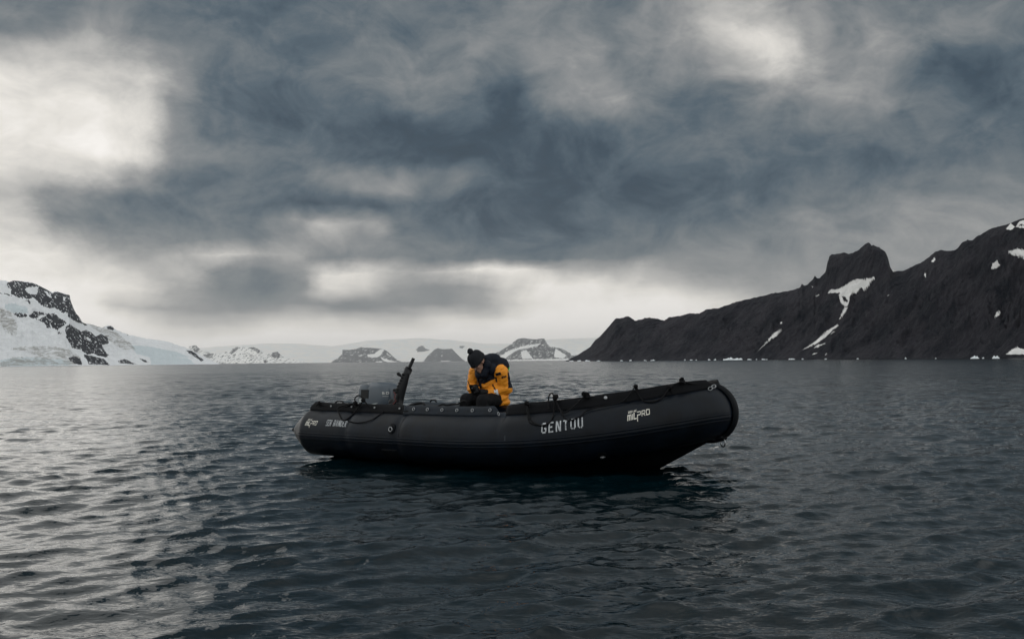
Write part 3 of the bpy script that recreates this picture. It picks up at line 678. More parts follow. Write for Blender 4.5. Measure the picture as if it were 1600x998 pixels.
# underwater hull
def keelz(x): return float(np.interp(x, [.4, 3.0, 4.0, 4.55, 5.0, 5.12, 5.22], [-.26, -.24, -.15, -.005, .235, .30, .36]))
P = []
for u in np.linspace(.09, .975, 90):
    rt = tube_pt(u, -100, -.02); rt2 = tube_pt(u, -55, -.03); k = np.array([rt[0] + .14 * max(0, (u - .7) / .3), 0, keelz(rt[0] + .14 * max(0, (u - .7) / .3))])
    row = [rt2, rt]
    for t in (.25, .5, .75, .93): row.append(rt * (1 - t) + k * t + np.array([0, 0, -.02 * math.sin(t * math.pi)]))
    row += [k + np.array([0, -.02, 0]), k + np.array([0, .02, 0])]
    row += [q * np.array([1, -1, 1]) for q in row[:6][::-1]]
    P.append(row)
MB().grid(np.array(P)).build("hull", rubber2, boat)
# floor, transom
alu = mat("aluminium_floor", (.25, .26, .27), .45, metal=.6, bump=.3, bscale=50)
P = []
for u in np.linspace(.13, .88, 40):
    q = tube_pt(u, 180, 0)
    P.append([(q[0], q[1] * t, q[2] - .20) for t in (1.05, .5, 0, -.5, -1.05)])
MB().grid(np.array(P)).build("floor", alu, boat)
MB().box((.72, 0, .28), (.03, .66, .27)).build("transom", mat("transom_board", (.03, .03, .035), .6), boat, False)
# spray flaps standing along the tubes
def flap(u0, u1, hgt, side, m, seed, slant0=0, slant1=0, lean=16):
    us = np.linspace(u0, u1, 90); P = []
    for u in us:
        T_, N_, B_ = frame(u); b = tube_pt(u, 66, .001, -1); row = []
        d = B_ * math.cos(math.radians(lean)) - N_ * math.sin(math.radians(lean))
        x = u * 5.65; wv = .010 * float(pn(np.array([x * 2.2]), np.array([seed + .3]), 2)[0])
        e0 = np.clip((u - u0) / .012, 0, 1); e1 = np.clip((u1 - u) / .012, 0, 1)
        hh = hgt(u) * (1 - slant0 * (1 - e0)) * (1 - slant1 * (1 - e1)) + .006 * float(pn(np.array([x * 3.1]), np.array([seed]), 5)[0])
        for t, th in ((-.03, .006), (0, .008), (.25, .006), (.6, .006), (1, .006), (1.03, 0), (1, -.006), (.6, -.006), (0, -.006)):
            row.append(b + d * (hh * t) + N_ * (th + wv * max(t, 0)))
        P.append(row)
    P = np.array(P)
    if side > 0: P = P * np.array([1, -1, 1])
    mb = MB().grid(P, cv=True); n = P.shape[1]
    mb.f.append(tuple(range(n))); mb.f.append(tuple(len(mb.v) - n + i for i in range(n)))
    return mb.build("spray_flap", m, boat, True), P
h1 = lambda u: .098
h2 = lambda u: float(np.interp(u, [.58, .62, .9, .95], [.10, .115, .105, .09]))
flapm2 = mat("spray_flap_fabric_grey", (.004, .008, .014), .5, spec=.22, var=.5, vscale=8, bump=.3, bscale=120)  # paler, bluer and smoother flap fabric for the second near-side flap
fa, PA = flap(.072, .335, h1, -1, flapm, 1, .6, 0)
fb, PB = flap(.3365, .576, h1, -1, flapm2, 2, 0, .75)
fc, PC = flap(.590, .968, h2, -1, flapm, 3, .1, .5)
for a_ in ((.072, .335, h1, 1, flapm, 4, 0, 0, 100), (.3365, .576, h1, 1, flapm, 5, 0, 0, 100), (.590, .968, h2, 1, flapm, 6, .1, .5)): flap(*a_)
fb['label'] = 'greyer spray flap with eyelets'
# rolled top hems
def along(P, t, idx=(2, 3, 4)):   # outer face point at height fraction t for every station
    return P[:, idx[0]] * (1 - t) + P[:, idx[2]] * t
def eyelet(fl, P, k, t, R=.013, m=steel, disc=False):
    c = along(P, t)[k]; T_ = P[min(k + 1, len(P) - 1), 3] - P[max(k - 1, 0), 3]; T_ /= np.linalg.norm(T_)
    up = P[k, 4] - P[k, 2]; up /= np.linalg.norm(up); nn = np.cross(T_, up); nn /= np.linalg.norm(nn)
    mb = MB()
    if disc: mb.ell(c + nn * .004, (R, .006, R), np.stack([T_, nn, up], 1), 12, 6)
    else: mb.torus(c + nn * .005, R, .0042, T_, up, 14, 6)
    mb.build("eyelet", m, fl)
def stat_at_px(P, px):
    return int(np.argmin([abs(proj(B2W(*p))[0] - px) for p in P[:, 3]]))
for px_ in (517, 549, 585, 625): eyelet(fa, PA, stat_at_px(PA, px_), .45, .008)
for px_ in (647, 668, 691, 715, 739, 766, 792): eyelet(fb, PB, stat_at_px(PB, px_), .45, .016)
for px_ in (948, 1045): eyelet(fc, PC, stat_at_px(PC, px_), .55, .019, steel, True)
# lifelines with knots
def px2stat(px):
    us = np.linspace(.03, .96, 400); xs = [tube_px(u, 60)[0] for u in us]
    return float(np.interp(px, xs, us))
def knot(px, up=.11, r=.032, seed=0, ang=66):
    u = px2stat(px); b = tube_pt(u, ang, .012) + np.array([0, 0, up]); rs = np.random.RandomState(seed); mb = MB()
    for k in range(4):
        c = b + rs.uniform(-.014, .014, 3); a1 = rs.normal(size=3); a1 /= np.linalg.norm(a1); a2 = np.cross(a1, rs.normal(size=3)); a2 /= np.linalg.norm(a2)
        mb.torus(c, r * .55, .011, a1, a2, 14, 6)
    for k in range(2):
        d = rs.uniform(-.04, .04, 3); mb.sweep([b, b + d * .6, b + d + np.array([0, 0, -.02])], .008, 6)
    mb.build("rope_knot", ropem, boat); return b
def rope_line(pts, r=.0075, name="lifeline", n=40, m=None):
    pts = np.array(pts, float); k = len(pts); t = np.linspace(0, k - 1, n)
    def cr(i, f):
        p = [pts[max(0, min(k - 1, i + j))] for j in (-1, 0, 1, 2)]
        return .5 * ((2 * p[1]) + (-p[0] + p[2]) * f + (2 * p[0] - 5 * p[1] + 4 * p[2] - p[3]) * f * f + (-p[0] + 3 * p[1] - 3 * p[2] + p[3]) * f ** 3)
    Q = [cr(min(int(a), k - 2), a - min(int(a), k - 2)) for a in t]
    return MB().sweep(Q, r, 7).build(name, m or ropem, boat)
def surf(px, ang, off=.011):
    us = np.linspace(.02, .97, 500); xs = [tube_px(u, ang)[0] for u in us]
    return tube_pt(float(np.interp(px, xs, us)), ang, off)
kn = {}
for i, (px_, up) in enumerate([(496, .07), (553, .10), (566, .13), (822, .10), (866, .125), (915, .12), (993, .125), (1068, .11), (1048, .07)]):
    kn[px_] = knot(px_, up, .034 if px_ in (866, 915, 1068) else .024, i)
rope_line([kn[496], surf(515, 72, .03), surf(535, 72, .03), kn[553]])
rope_line([kn[553], surf(531, 66, .05), surf(531, 50), surf(537, 34), surf(545, 42), surf(556, 62, .02), kn[566]])
rope_line([kn[566], kn[566] + np.array([-.06, 0, .05]), kn[553] + np.array([0, 0, .06]), kn[553]])
rope_line([kn[566], surf(585, 70, .02), surf(610, 68, .02), surf(640, 70, .03)])
rope_line([surf(545, 34), surf(560, 30), surf(580, 38), surf(596, 60), surf(600, 68, .02)], .006)
rope_line([kn[822], surf(828, 50), surf(836, 34), surf(848, 27), surf(860, 34), surf(866, 55, .02), kn[866]])
rope_line([kn[822], surf(826, 44), surf(831, 34), surf(839, 29)], .006)
rope_line([kn[866], surf(880, 52, .03), surf(895, 58, .04), kn[915]])
rope_line([kn[866], kn[866] + np.array([-.03, 0, .05]), kn[866] + np.array([-.07, 0, .01]), surf(859, 62, .05)])
rope_line([kn[866], surf(885, 36), surf(905, 38), surf(920, 52, .02), surf(950, 58, .02), surf(975, 62, .03), kn[993]], .006)
rope_line([kn[993], surf(1003, 60, .02), surf(1018, 52, .012), surf(1034, 56, .015), kn[1048]])
rope_line([kn[1048], kn[1068]]); rope_line([kn[1068], surf(1085, 72, .06), surf(1100, 74, .05)])
# steel rings on rubber patches
def dring(px, ang, R=.024, patch=.052, rot=0.0):
    us = np.linspace(.02, .97, 500); xs = [tube_px(u, ang)[0] for u in us]; u = float(np.interp(px, xs, us))
    T_, N_, B_ = frame(u); a = math.radians(ang); nn = N_ * math.cos(a) + B_ * math.sin(a); up = -N_ * math.sin(a) + B_ * math.cos(a); c = tube_pt(u, ang, .003)
    mb = MB(); mb.ell(c, (patch, .008, patch * 1.25), np.stack([T_, nn, up], 1), 18, 6); p = mb.build("ring_patch", rubber2, boat)
    mb = MB(); mb.torus(c + nn * .014 - up * R * .6, R, .0065, T_, up * .95 + nn * .3, 20, 6); mb.build("steel_ring", steel, p)
    MB().box(c + nn * .010 + up * R * .4, (.018, .006, .012), np.stack([T_, nn, up], 1)).build("ring_strap", rubber2, p)
dring(612, 21); dring(941, -52)
c = np.array([5.30, 0, keelz(5.22) - .035]); mb = MB(); mb.torus(c + np.array([.0, -.035, -.02]), .042, .007, (.8, -.6, 0), (0, 0, 1), 22, 6); bp_ = mb.build("bow_ring", steel, boat)
MB().ell(c + np.array([-.03, -.02, .03]), (.07, .05, .04)).build("bow_ring_patch", rubber2, boat)
for u_, a_ in ((.955, 60), (.975, 66)): MB().torus(tube_pt(u_, a_, .02), .022, .005, (1, 0, 0), (0, .5, .8), 14, 6).build("bow_eyelet", steel, boat)
# ---- lettering laid on the curved tube
paint = bpy.data.materials.new("worn_white_paint"); paint.use_nodes = True
_N = NT(paint.node_tree); _b = _N.n['Principled BSDF']; _b.inputs['Roughness'].default_value = .6
_tc = _N.new('ShaderNodeTexCoord'); _w = _N.noise(_tc.outputs['Object'], 26, 5, .7).outputs[0]
_N.link(_N.ramp(_w, [(.34, (.03, .035, .04)), (.44, (.36, .38, .40)), (.66, (.56, .58, .60))]), _b.inputs['Base Color'])
def strokes_to_tube(name, strokes, px0, ang_c, hgt, aspect, slope, m, shear=0.0, off=.0035, px_w=None, parent=None, side=-1):
    """strokes: quads [(x,y)*4] in letter units (cap height 1); placed with left end at px0, cap middle at ang_c"""
    us = np.linspace(.02, .97, 800); xs = [tube_px(u, ang_c)[0] for u in us]; ua = float(np.interp(px0, xs, us))
    mb = MB(); r = .28
    dl = np.linalg.norm(tube_pt(ua + .005, ang_c) - tube_pt(ua - .005, ang_c)) / .01
    for q in strokes:
        q = np.array(q, float); nA, nB = 5, 4; G = []
        for i in range(nA):
            s_ = i / (nA - 1); row = []
            for j in range(nB):
                t = j / (nB - 1)
                p = (q[0] * (1 - s_) + q[1] * s_) * (1 - t) + (q[3] * (1 - s_) + q[2] * s_) * t
                x = (p[0] + shear * p[1]) * aspect * hgt; y = (p[1] - .5) * hgt + slope * x
                row.append(tube_pt(ua + x / dl, ang_c + math.degrees(y / r), off))
            G.append(row)
        mb.grid(np.array(G))
    return mb.build(name, m, parent or boat)
def seg(x0, y0, x1, y1, w=.13):
    d = np.array([x1 - x0, y1 - y0], float); L = np.hypot(*d); d /= L; n_ = np.array([-d[1], d[0]]) * w / 2
    a = np.array([x0, y0]); b = np.array([x1, y1]); return [tuple(a - n_), tuple(b - n_), tuple(b + n_), tuple(a + n_)]
w_ = .15
LET = {   # stencil letters, .62 wide
 'G': [seg(.12,.93,.50,.93,w_), seg(.075,.14,.075,.88,w_), seg(.12,.07,.50,.07,w_), seg(.52,.12,.52,.46,w_), seg(.33,.44,.56,.44,w_), seg(.52,.70,.52,.88,w_)],
 'E': [seg(.075,.0,.075,1,w_), seg(.18,.93,.55,.93,w_), seg(.18,.5,.44,.5,w_), seg(.18,.07,.55,.07,w_)],
 'N': [seg(.075,0,.075,1,w_), seg(.525,0,.525,1,w_), seg(.15,.95,.45,.05,w_)],
 'T': [seg(0,.93,.27,.93,w_), seg(.33,.93,.60,.93,w_), seg(.30,0,.30,.88,w_)],
 'O': [seg(.075,.10,.075,.90,w_), seg(.525,.10,.525,.90,w_), seg(.12,.94,.25,.94,w_), seg(.35,.94,.48,.94,w_), seg(.12,.06,.25,.06,w_), seg(.35,.06,.48,.06,w_)],
 'U': [seg(.075,.10,.075,1,w_), seg(.525,.10,.525,1,w_), seg(.12,.06,.25,.06,w_), seg(.35,.06,.48,.06,w_)],
 'S': [seg(.1,.93,.52,.93,w_), seg(.075,.58,.075,.88,w_), seg(.1,.5,.5,.5,w_), seg(.525,.12,.525,.44,w_), seg(.1,.07,.5,.07,w_)],
 'A': [seg(.075,0,.075,.88,w_), seg(.525,0,.525,.88,w_), seg(.12,.93,.48,.93,w_), seg(.18,.42,.42,.42,w_)],
 'B': [seg(.075,0,.075,1,w_), seg(.18,.93,.45,.93,w_), seg(.18,.5,.45,.5,w_), seg(.18,.07,.45,.07,w_), seg(.525,.12,.525,.44,w_), seg(.525,.58,.525,.86,w_)],
 'D': [seg(.075,0,.075,1,w_), seg(.18,.93,.45,.93,w_), seg(.18,.07,.45,.07,w_), seg(.525,.12,.525,.88,w_)],
 'R': [seg(.075,0,.075,1,w_), seg(.18,.93,.45,.93,w_), seg(.18,.5,.45,.5,w_), seg(.525,.58,.525,.86,w_), seg(.3,.44,.54,0,w_)],
 ' ': []}
def word(s, adv=.78):
    out = []; x = 0
    for ch in s:
        for q in LET[ch]: out.append([(a + x, b) for a, b in q])
        x += adv
    return out
strokes_to_tube("name_lettering", word("GENTOU"), 845, 22.5, .118, .0, 0, paint) if False else None
nl = strokes_to_tube("name_lettering", word("GENTOU", .84), 846, 22, .108, .86, .05, paint, .0)
nl['label'] = 'worn white stencilled name GENTOU'
sl_ = strokes_to_tube("stencil_lettering", [q for q in word("SEA BOUNDER", .72)], 510, 27, .075, .55, 0, paint, .12)
sl_['label'] = 'small faded white stencilled lettering near the stern'
decal = mat("white_decal", (.60, .58, .52), .5, var=.2, vscale=30)
def milpro():
    q = []; W2 = .20
    # MIL: heavy letters; PRO: wide letters, the P with a long tail
    q += [seg(.0,0,.0,.8,W2), seg(.36,0,.36,.62,W2), seg(.72,0,.72,.62,W2), seg(-.08,.72,.78,.72,W2)]
    q += [seg(1.04,0,1.04,.82,W2)]
    q += [seg(1.36,0,1.36,.98,W2), seg(1.36,.06,1.95,.06,W2)]
    q += [seg(2.14,-.40,2.14,.55,.17), seg(2.10,.92,2.80,.92,.15), seg(2.14,.47,2.80,.47,.15), seg(2.84,.5,2.84,.9,.15)]
    q += [seg(3.14,0+.15,3.14,.95,.15), seg(3.10,.92,3.80,.92,.15), seg(3.20,.5,3.80,.5,.15), seg(3.84,.55,3.84,.9,.15), seg(3.45,.5,3.86,.15,.15)]
    q += [seg(4.16,.2,4.16,.9,.15), seg(4.10,.93,4.90,.93,.15), seg(4.12,.20,4.88,.20,.15), seg(4.88,.2,4.88,.9,.15)]
    # the small word ZODIAC above
    def sm(x, parts): return [seg(x + a * .24, 1.05 + b * .26, x + c_ * .24, 1.05 + d * .26, .07) for a, b, c_, d in parts]
    Z = [(0,1,1,1),(1,1,0,0),(0,0,1,0)]; Oo = [(0,0,0,1),(1,0,1,1),(0,0,1,0),(0,1,1,1)]; Dd = Oo; I = [(.5,0,.5,1)]; Aa = [(0,0,.5,1),(.5,1,1,0),(.2,.4,.8,.4)]; Cc = [(0,0,0,1),(0,0,1,0),(0,1,1,1)]
    for k, L in enumerate((Z, Oo, Dd, I, Aa, Cc)): q += sm(.05 + k * .33, L)
    return q
lg = strokes_to_tube("maker_logo", milpro(), 980, 24, .070, .66, .10, decal, .28)
lg2 = strokes_to_tube("maker_logo", milpro(), 478, 24, .062, .60, 0, decal, .35)
lg['label'] = 'white MILPRO logo near the bow'; lg2['label'] = 'white MILPRO logo near the stern'
# scuff mark by the middle seam
strokes_to_tube("scuff_mark", [seg(.1,0,.0,.5,.12), seg(.0,.5,.12,1,.07)], 789, 0, .11, .3, 0, mat("scuff", (.16,.17,.19), .7, var=.6, vscale=60))

# ------------------------------------------------------------------ outboard motor
mo_loc = B2W(.61, 0, 0)
motor = thing("outboard_motor", "grey outboard motor marked 50 with its tiller raised at the stern", "outboard motor", tuple(mo_loc), BA)
cowlm = mat("blue_grey_cowl", (.046, .062, .080), .28, spec=.6, var=.15, vscale=3)
darkp = mat("dark_plastic", (.004, .0045, .006), .45, spec=.3)
pale = mat("pale_reflective_sticker", (.42, .45, .45), .4, var=.3, vscale=40)
def loft(secs, n=40, e=3.2):
    P = []
    for (z, x0, x1, hw, ex) in secs:
        row = []
        for j in range(n):
            t = 2 * math.pi * j / n; c_, s_ = math.cos(t), math.sin(t)
            row.append(((x0 + x1) / 2 + (x1 - x0) / 2 * abs(c_) ** (2 / ex) * (1 if c_ > 0 else -1), hw * abs(s_) ** (2 / ex) * (1 if s_ > 0 else -1), z))
        P.append(row)
    return P
def closed_loft(secs, n=40):
    P = loft(secs, n); mb = MB().grid(np.array(P), cv=True); k = len(secs)
    mb.f.append(tuple(range(n))[::-1]); mb.f.append(tuple((k - 1) * n + j for j in range(n))); return mb
secs = [(.545,-.20,.23,.145,3.4),(.56,-.235,.262,.165,3.4),(.60,-.242,.268,.170,3.6),(.70,-.240,.262,.170,3.6),(.77,-.228,.258,.168,3.6),(.815,-.205,.245,.162,3.4),(.848,-.180,.222,.150,3.2),(.870,-.150,.19,.130,3.0),(.883,-.11,.14,.10,2.8),(.888,-.05,.07,.05,2.4)]
cowl = closed_loft(secs).build("cowl", cowlm, motor)
# raised rear air duct with its dark recess
MB().add([], []).grid(np.array(loft([(.59,-.262,-.10,.160,5),(.66,-.270,-.08,.172,5),(.80,-.268,-.06,.172,5),(.85,-.255,-.05,.162,5),(.862,-.235,-.05,.15,5)], 32)), cv=True).build("rear_duct", cowlm, cowl)
MB().box((-.125, -.170, .745), (.062, .004, .055)).build("duct_recess", darkp, cowl, False)
MB().box((-.195, -.171, .665), (.026, .004, .024)).build("sticker", pale, cowl, False)
P = []
for t in np.linspace(0, 1, 12):
    x = -.20 + .30 * t; wv = .011 * (1 - t) + .003
    P.append([(x, -.176, .585 + .045 * t - wv), (x, -.179, .585 + .045 * t), (x, -.176, .585 + .045 * t + wv)])
MB().grid(np.array(P)).build("cowl_stripe", pale, cowl)
def flat_digit(ch, x, z, h, y):
    w = h * 1.15; t = h * .24; mb = MB(); R = {'5': [((0, .88), (1, .88)), ((.1, .5), (.1, .9)), ((0, .52), (1, .52)), ((.9, .1), (.9, .52)), ((0, .1), (1, .1))], '0': [((0, .88), (1, .88)), ((.1, 0), (.1, 1)), ((.9, 0), (.9, 1)), ((0, .1), (1, .1))]}[ch]
    for (a, b), (c_, d) in R:
        x0, x1 = x + min(a, c_) * w - (t / 2 if a == c_ else 0), x + max(a, c_) * w + (t / 2 if a == c_ else 0)
        z0, z1 = z + min(b, d) * h - (t / 2 if b == d else 0), z + max(b, d) * h + (t / 2 if b == d else 0)
        mb.box(((x0 + x1) / 2, y(x0), (z0 + z1) / 2), ((x1 - x0) / 2, .0025, (z1 - z0) / 2))
    return mb
yf = lambda x: -.1735 + max(0, x - .13) ** 2 * 3.2
flat_digit('5', .175, .745, .029, yf).build("digit", mat("white_print", (.6, .6, .58), .5), cowl, False)
flat_digit('0', .221, .745, .029, yf).build("digit", bpy.data.materials["white_print"], cowl, False)
P = [[(x, yf(x) - .003, .718), (x, yf(x) - .003, .723)] for x in np.linspace(.18, .25, 8)]
MB().grid(np.array(P)).build("cowl_line", pale, cowl)
closed_loft([(.10,-.05,.14,.05,3),(.30,-.06,.15,.06,3),(.50,-.12,.18,.10,3),(.548,-.19,.22,.14,3)], 24).build("midsection", darkp, motor)
closed_loft([(-.45,-.10,.10,.03,2.2),(-.1,-.09,.10,.035,2.2),(.12,-.06,.13,.05,2.6)], 20).build("lower_leg", darkp, motor)
mb = MB(); mb.ell((-.02, 0, -.45), (.20, .055, .055)); mb.build("gearcase", darkp, motor)
mb = MB(); mb.box((.21, .10, .42), (.05, .02, .14)); mb.build("clamp", darkp, motor, False)
mb = MB(); mb.box((.21, -.10, .42), (.05, .02, .14)); mb.build("clamp", darkp, motor, False)
def W2M(p): 
    d = np.array(p) - mo_loc; return np.array([ca * d[0] + sa * d[1], -sa * d[0] + ca * d[1], d[2]])
TD = 12.45
tp = lambda x, y, D=TD: W2M(W(x, y, D))
# tiller: swivel, thick arm, grip
mb = MB(); mb.sweep([tp(607, 641), tp(613, 634), tp(622, 626), tp(626, 612)], [.05, .055, .06, .05], 10); mb.cap(tp(612, 628), tp(622, 634), .04, .06); mb.build("tiller_swivel", darkp, motor)
mb = MB(); mb.sweep([tp(623, 634), tp(624.5, 622), tp(626, 612), tp(629, 602), tp(633, 590), tp(636.5, 580), tp(638, 577)], [.052, .056, .062, .060, .050, .044, .036], 10)
for k in range(7):
    a = tp(622.5 + k * 1.9, 612 - k * 4.6); mb.ell(a + np.array([0, -.03, 0]), (.028, .035, .02), nu=8, nv=5)
arm = mb.build("tiller_arm", darkp, motor)
mb = MB(); pts = [tp(636.2, 583), tp(638, 577), tp(639.5, 574)]; mb.sweep(pts, [.048, .052, .040], 12); mb.build("tiller_collar", darkp, arm)
n_ = 34; tt = np.linspace(0, 1, n_); pts = [tp(638.5, 577) * (1 - t) + tp(646.3, 559.5) * t for t in tt]
MB().sweep(pts, [.020 + .0025 * (k % 2) if 2 < k < n_ - 3 else .021 for k in range(n_)], 14).build("tiller_grip", mat("grip_rubber", (.006, .006, .007), .7), arm)
mb = MB(); mb.sweep([tp(630, 590), tp(627, 587.5), tp(623.5, 585)], [.014, .013, .013], 8); mb.cap(tp(624, 585.2), tp(622.2, 583.8), .021, .021); mb.build("shift_lever", darkp, arm)
redm = mat("red_cord", (.10, .008, .008), .5)
MB().sweep([tp(615, 612, 12.38), tp(618, 616, 12.36), tp(616, 621, 12.36), tp(619, 626, 12.36), tp(614, 631, 12.36), tp(617, 636, 12.36)], .006, 6).build("kill_cord", redm, motor)
mb = MB()
for q in [(616, 609, 12.38), (621, 631, 12.35), (609, 634, 12.5)]: mb.ell(tp(*q), (.022, .022, .018), nu=8, nv=5)
mb.build("swivel_bolts", darkp, motor)['kind'] = 'stuff'
# things lying on and hanging along the far tube
def lump_bag(label, px, py, D, w, h, d, seed):
    c = W(px, py, D); o = thing("storage_bag", label, "bag", tuple(c), BA)
    mb = MB(); mb.grid(np.array(loft([(-h * .6, -w, w, d, 2.6), (0, -w, w, d, 3), (h * .55, -w * .82, w * .84, d * .9, 3), (h * .85, -w * .66, w * .66, d * .7, 3), (h, -w * .45, w * .5, d * .4, 3)], 28)), cv=True)
    b_ = remesh(mb, "bag_body", rubber2, o, .014, 3, .5, lambda co: .010 * fbm(co[:, 0] * 9 + seed, co[:, 2] * 9 + co[:, 1] * 7, 3, seed))
    MB().sweep([(-w * .4, -d * .3, h * .8), (-w * .2, -d * .3, h * 1.1), (w * .2, -d * .3, h * 1.1), (w * .4, -d * .3, h * .8)], .010, 6).build("bag_handle", ropem, o)
lump_bag("low black bag behind the rear gunwale just left of the outboard motor", 535, 638, 12.9, .22, .085, .16, 1)
lump_bag("low black bag on the far tube between the tiller and the seated person", 680, 636, 12.6, .13, .085, .12, 2)
def loose_line(name, label, cat, pts, r):
    pts = [W(*p) for p in pts]; k = len(pts); t = np.linspace(0, k - 1, 60); pts = np.array(pts)
    Q = []
    for a in t:
        i = min(int(a), k - 2); f = a - i; p = [pts[max(0, min(k - 1, i + j))] for j in (-1, 0, 1, 2)]
        Q.append(.5 * ((2 * p[1]) + (-p[0] + p[2]) * f + (2 * p[0] - 5 * p[1] + 4 * p[2] - p[3]) * f * f + (-p[0] + 3 * p[1] - 3 * p[2] + p[3]) * f ** 3))
    o = MB().sweep(np.array(Q), r, 8).build(name, ropem, None); o['label'] = label; o['category'] = cat
loose_line("fuel_hose", "black fuel hose arching along the far tube right of the tiller", "hose", [(618, 638, 12.6), (630, 637, 12.7), (643, 633, 12.75), (652, 630.5, 12.75), (661, 630, 12.7), (664, 634, 12.6), (668, 640, 12.6)], .014)
loose_line("mooring_rope", "thin black rope trailing from the person's knees along the far tube", "rope", [(672, 641, 12.6), (690, 632, 12.7), (698, 633, 12.7), (706, 631.5, 12.7), (716, 630.5, 12.6), (724, 626, 12.5), (729, 627, 12.45)], .010)
loose_line("coiled_rope", "clump of black rope in the gap between the spray flaps", "rope", [(797, 640, 10.9), (800, 634, 10.95), (804, 632.5, 10.9), (808, 634, 10.85), (806, 638, 10.85), (801, 637, 10.9), (803, 634, 10.95), (812, 634, 10.9), (816, 637, 10.8), (812, 640, 10.8)], .012)

# ------------------------------------------------------------------ the seated person
H0 = W(774, 628, 12.95); H0[2] = 0.0
FD = np.array([-.578, -.816, 0]); LD = np.array([.816, -.578, 0])
person = thing("person", "person in yellow parka and bobble hat sitting on the far tube looking at a handset", "person", (H0[0], H0[1], 0), math.atan2(.578, -.816))
def L(l, f, z): return np.array([-l, f, z])            # person frame: x to their right, y forward
skin = mat("skin", (.30, .17, .12), .55, var=.1, vscale=30)
yel = mat("yellow_parka_cloth", (.76, .27, .008), .62, var=.12, vscale=12, bump=.3, bscale=70)
navy = mat("navy_parka_cloth", (.003, .0055, .012), .7, spec=.2, var=.4, vscale=14, bump=.3, bscale=70)
blackc = mat("black_trouser_cloth", (.003, .003, .004), .8, spec=.2, var=.5, vscale=16, bump=.4, bscale=80)
hatm = mat("dark_grey_knit", (.012, .013, .016), .9, spec=.2, var=.6, vscale=60, bump=1.0, bscale=130)
glovem = mat("black_glove", (.003, .003, .004), .6, spec=.25, bump=.4, bscale=120)
silver = mat("silver_reflective_band", (.62, .64, .68), .35, var=.1, vscale=60)
PEL, CH, NK, HD = L(0, .02, .69), L(0, .13, .93), L(-.005, .235, 1.065), L(-.02, .335, 1.135)
SHL_, ELL_, WRL = L(.19, .135, 1.015), L(.205, .045, .795), L(.085, .225, .748)
SHR_, ELR_, WRR = L(-.195, .17, 1.005), L(-.25, .16, .80), L(-.085, .30, .80)
HL, KL, AL = L(.10, .03, .66), L(.13, .45, .655), L(.12, .50, .20)
HR, KR, AR = L(-.10, .03, .66), L(-.12, .46, .665), L(-.14, .52, .20)
# head frame: face looks down and a little to the right
hf = np.array([.12, .70, -.62]); hf /= np.linalg.norm(hf); hu = np.array([.30, .42, .85]); hu -= hf * (hu @ hf); hu /= np.linalg.norm(hu); hr = np.cross(hf, hu)
Rh = np.stack([hr, hf, hu], 1)
hp = lambda x, y, z: HD + Rh @ np.array([x, y, z])
mb = MB()
mb.ell(HD + Rh @ np.array([0, -.01, .02]), (.074, .092, .095), Rh, 20, 14)      # skull
mb.ell(hp(0, .028, -.055), (.052, .055, .065), Rh, 16, 10)                       # jaw
mb.ell(hp(0, .075, -.10), (.022, .018, .018), Rh)                                # chin
mb.cap(hp(0, .085, .005), hp(0, .108, -.032), .009, .014, 8)                     # nose
mb.ell(hp(0, .085, -.065), (.024, .012, .007), Rh); mb.ell(hp(0, .083, -.077), (.022, .012, .007), Rh)   # lips
for sx in (-1, 1):
    mb.ell(hp(sx * .078, -.005, -.01), (.010, .022, .034), Rh); mb.ell(hp(sx * .034, .070, -.03), (.022, .02, .02), Rh); mb.ell(hp(sx * .03, .078, .03), (.024, .012, .008), Rh)
mb.cap(NK, hp(0, -.02, -.05), .058, .055)
mb.cap(PEL, CH, .11, .105, 16); mb.cap(CH, NK, .10, .055, 16); mb.cap(SHL_, SHR_, .06, .06)
for S_, E_, W_ in ((SHL_, ELL_, WRL), (SHR_, ELR_, WRR)): mb.cap(S_, E_, .052, .042); mb.cap(E_, W_, .041, .028)
for H_, K_, A_ in ((HL, KL, AL), (HR, KR, AR)): mb.cap(H_, K_, .085, .058, 14); mb.cap(K_, A_, .055, .038, 12); mb.cap(A_, A_ + np.array([0, .10, -.035]), .035, .03)
mb.ell(WRL + (L(.02, .29, .765) - WRL) * .5, (.022, .028, .014)); mb.ell(WRR + (L(-.095, .335, .775) - WRR) * .5, (.022, .022, .014))
body = remesh(mb, "body", skin, person, .0085, 3)
# parka: one cloth shell, sleeves and torso
mb = MB()
mb.cap(PEL + np.array([0, .0, .02]), L(0, .05, .82), .175, .175, 20); mb.cap(L(0, .05, .82), L(0, .12, .98), .175, .150, 20)
mb.cap(L(.02, .10, 1.0), L(-.01, .19, 1.08), .13, .085, 16); mb.cap(L(.17, .10, 1.02), L(-.17, .13, 1.01), .085, .085, 16)
mb.ell(L(0, -.02, .98), (.19, .13, .15)); mb.ell(L(.03, .03, .62), (.20, .16, .075)); mb.ell(L(.10, .05, .67), (.13, .13, .11))
mb.cap(SHL_, ELL_, .092, .082, 16); mb.cap(ELL_, WRL, .084, .052, 16); mb.ell(ELL_ + np.array([-.005, 0, -.01]), (.085, .085, .075))
mb.cap(SHR_, ELR_, .085, .075, 16); mb.cap(ELR_, WRR, .075, .050, 16)
def wrinkle(co):
    n = fbm(co[:, 0] * 7 + co[:, 2] * 3, co[:, 2] * 16 + co[:, 1] * 6, 4, 31, .55, ridge=True) - .5
    return .019 * n
jk = remesh(mb, "parka", [yel, navy], person, .0085, 3, .5, wrinkle)
me = jk.data; cen = np.empty(len(me.polygons) * 3, np.float32); me.polygons.foreach_get('center', cen); cen = cen.reshape(-1, 3)
lx, fy, zz_ = -cen[:, 0], cen[:, 1], cen[:, 2]
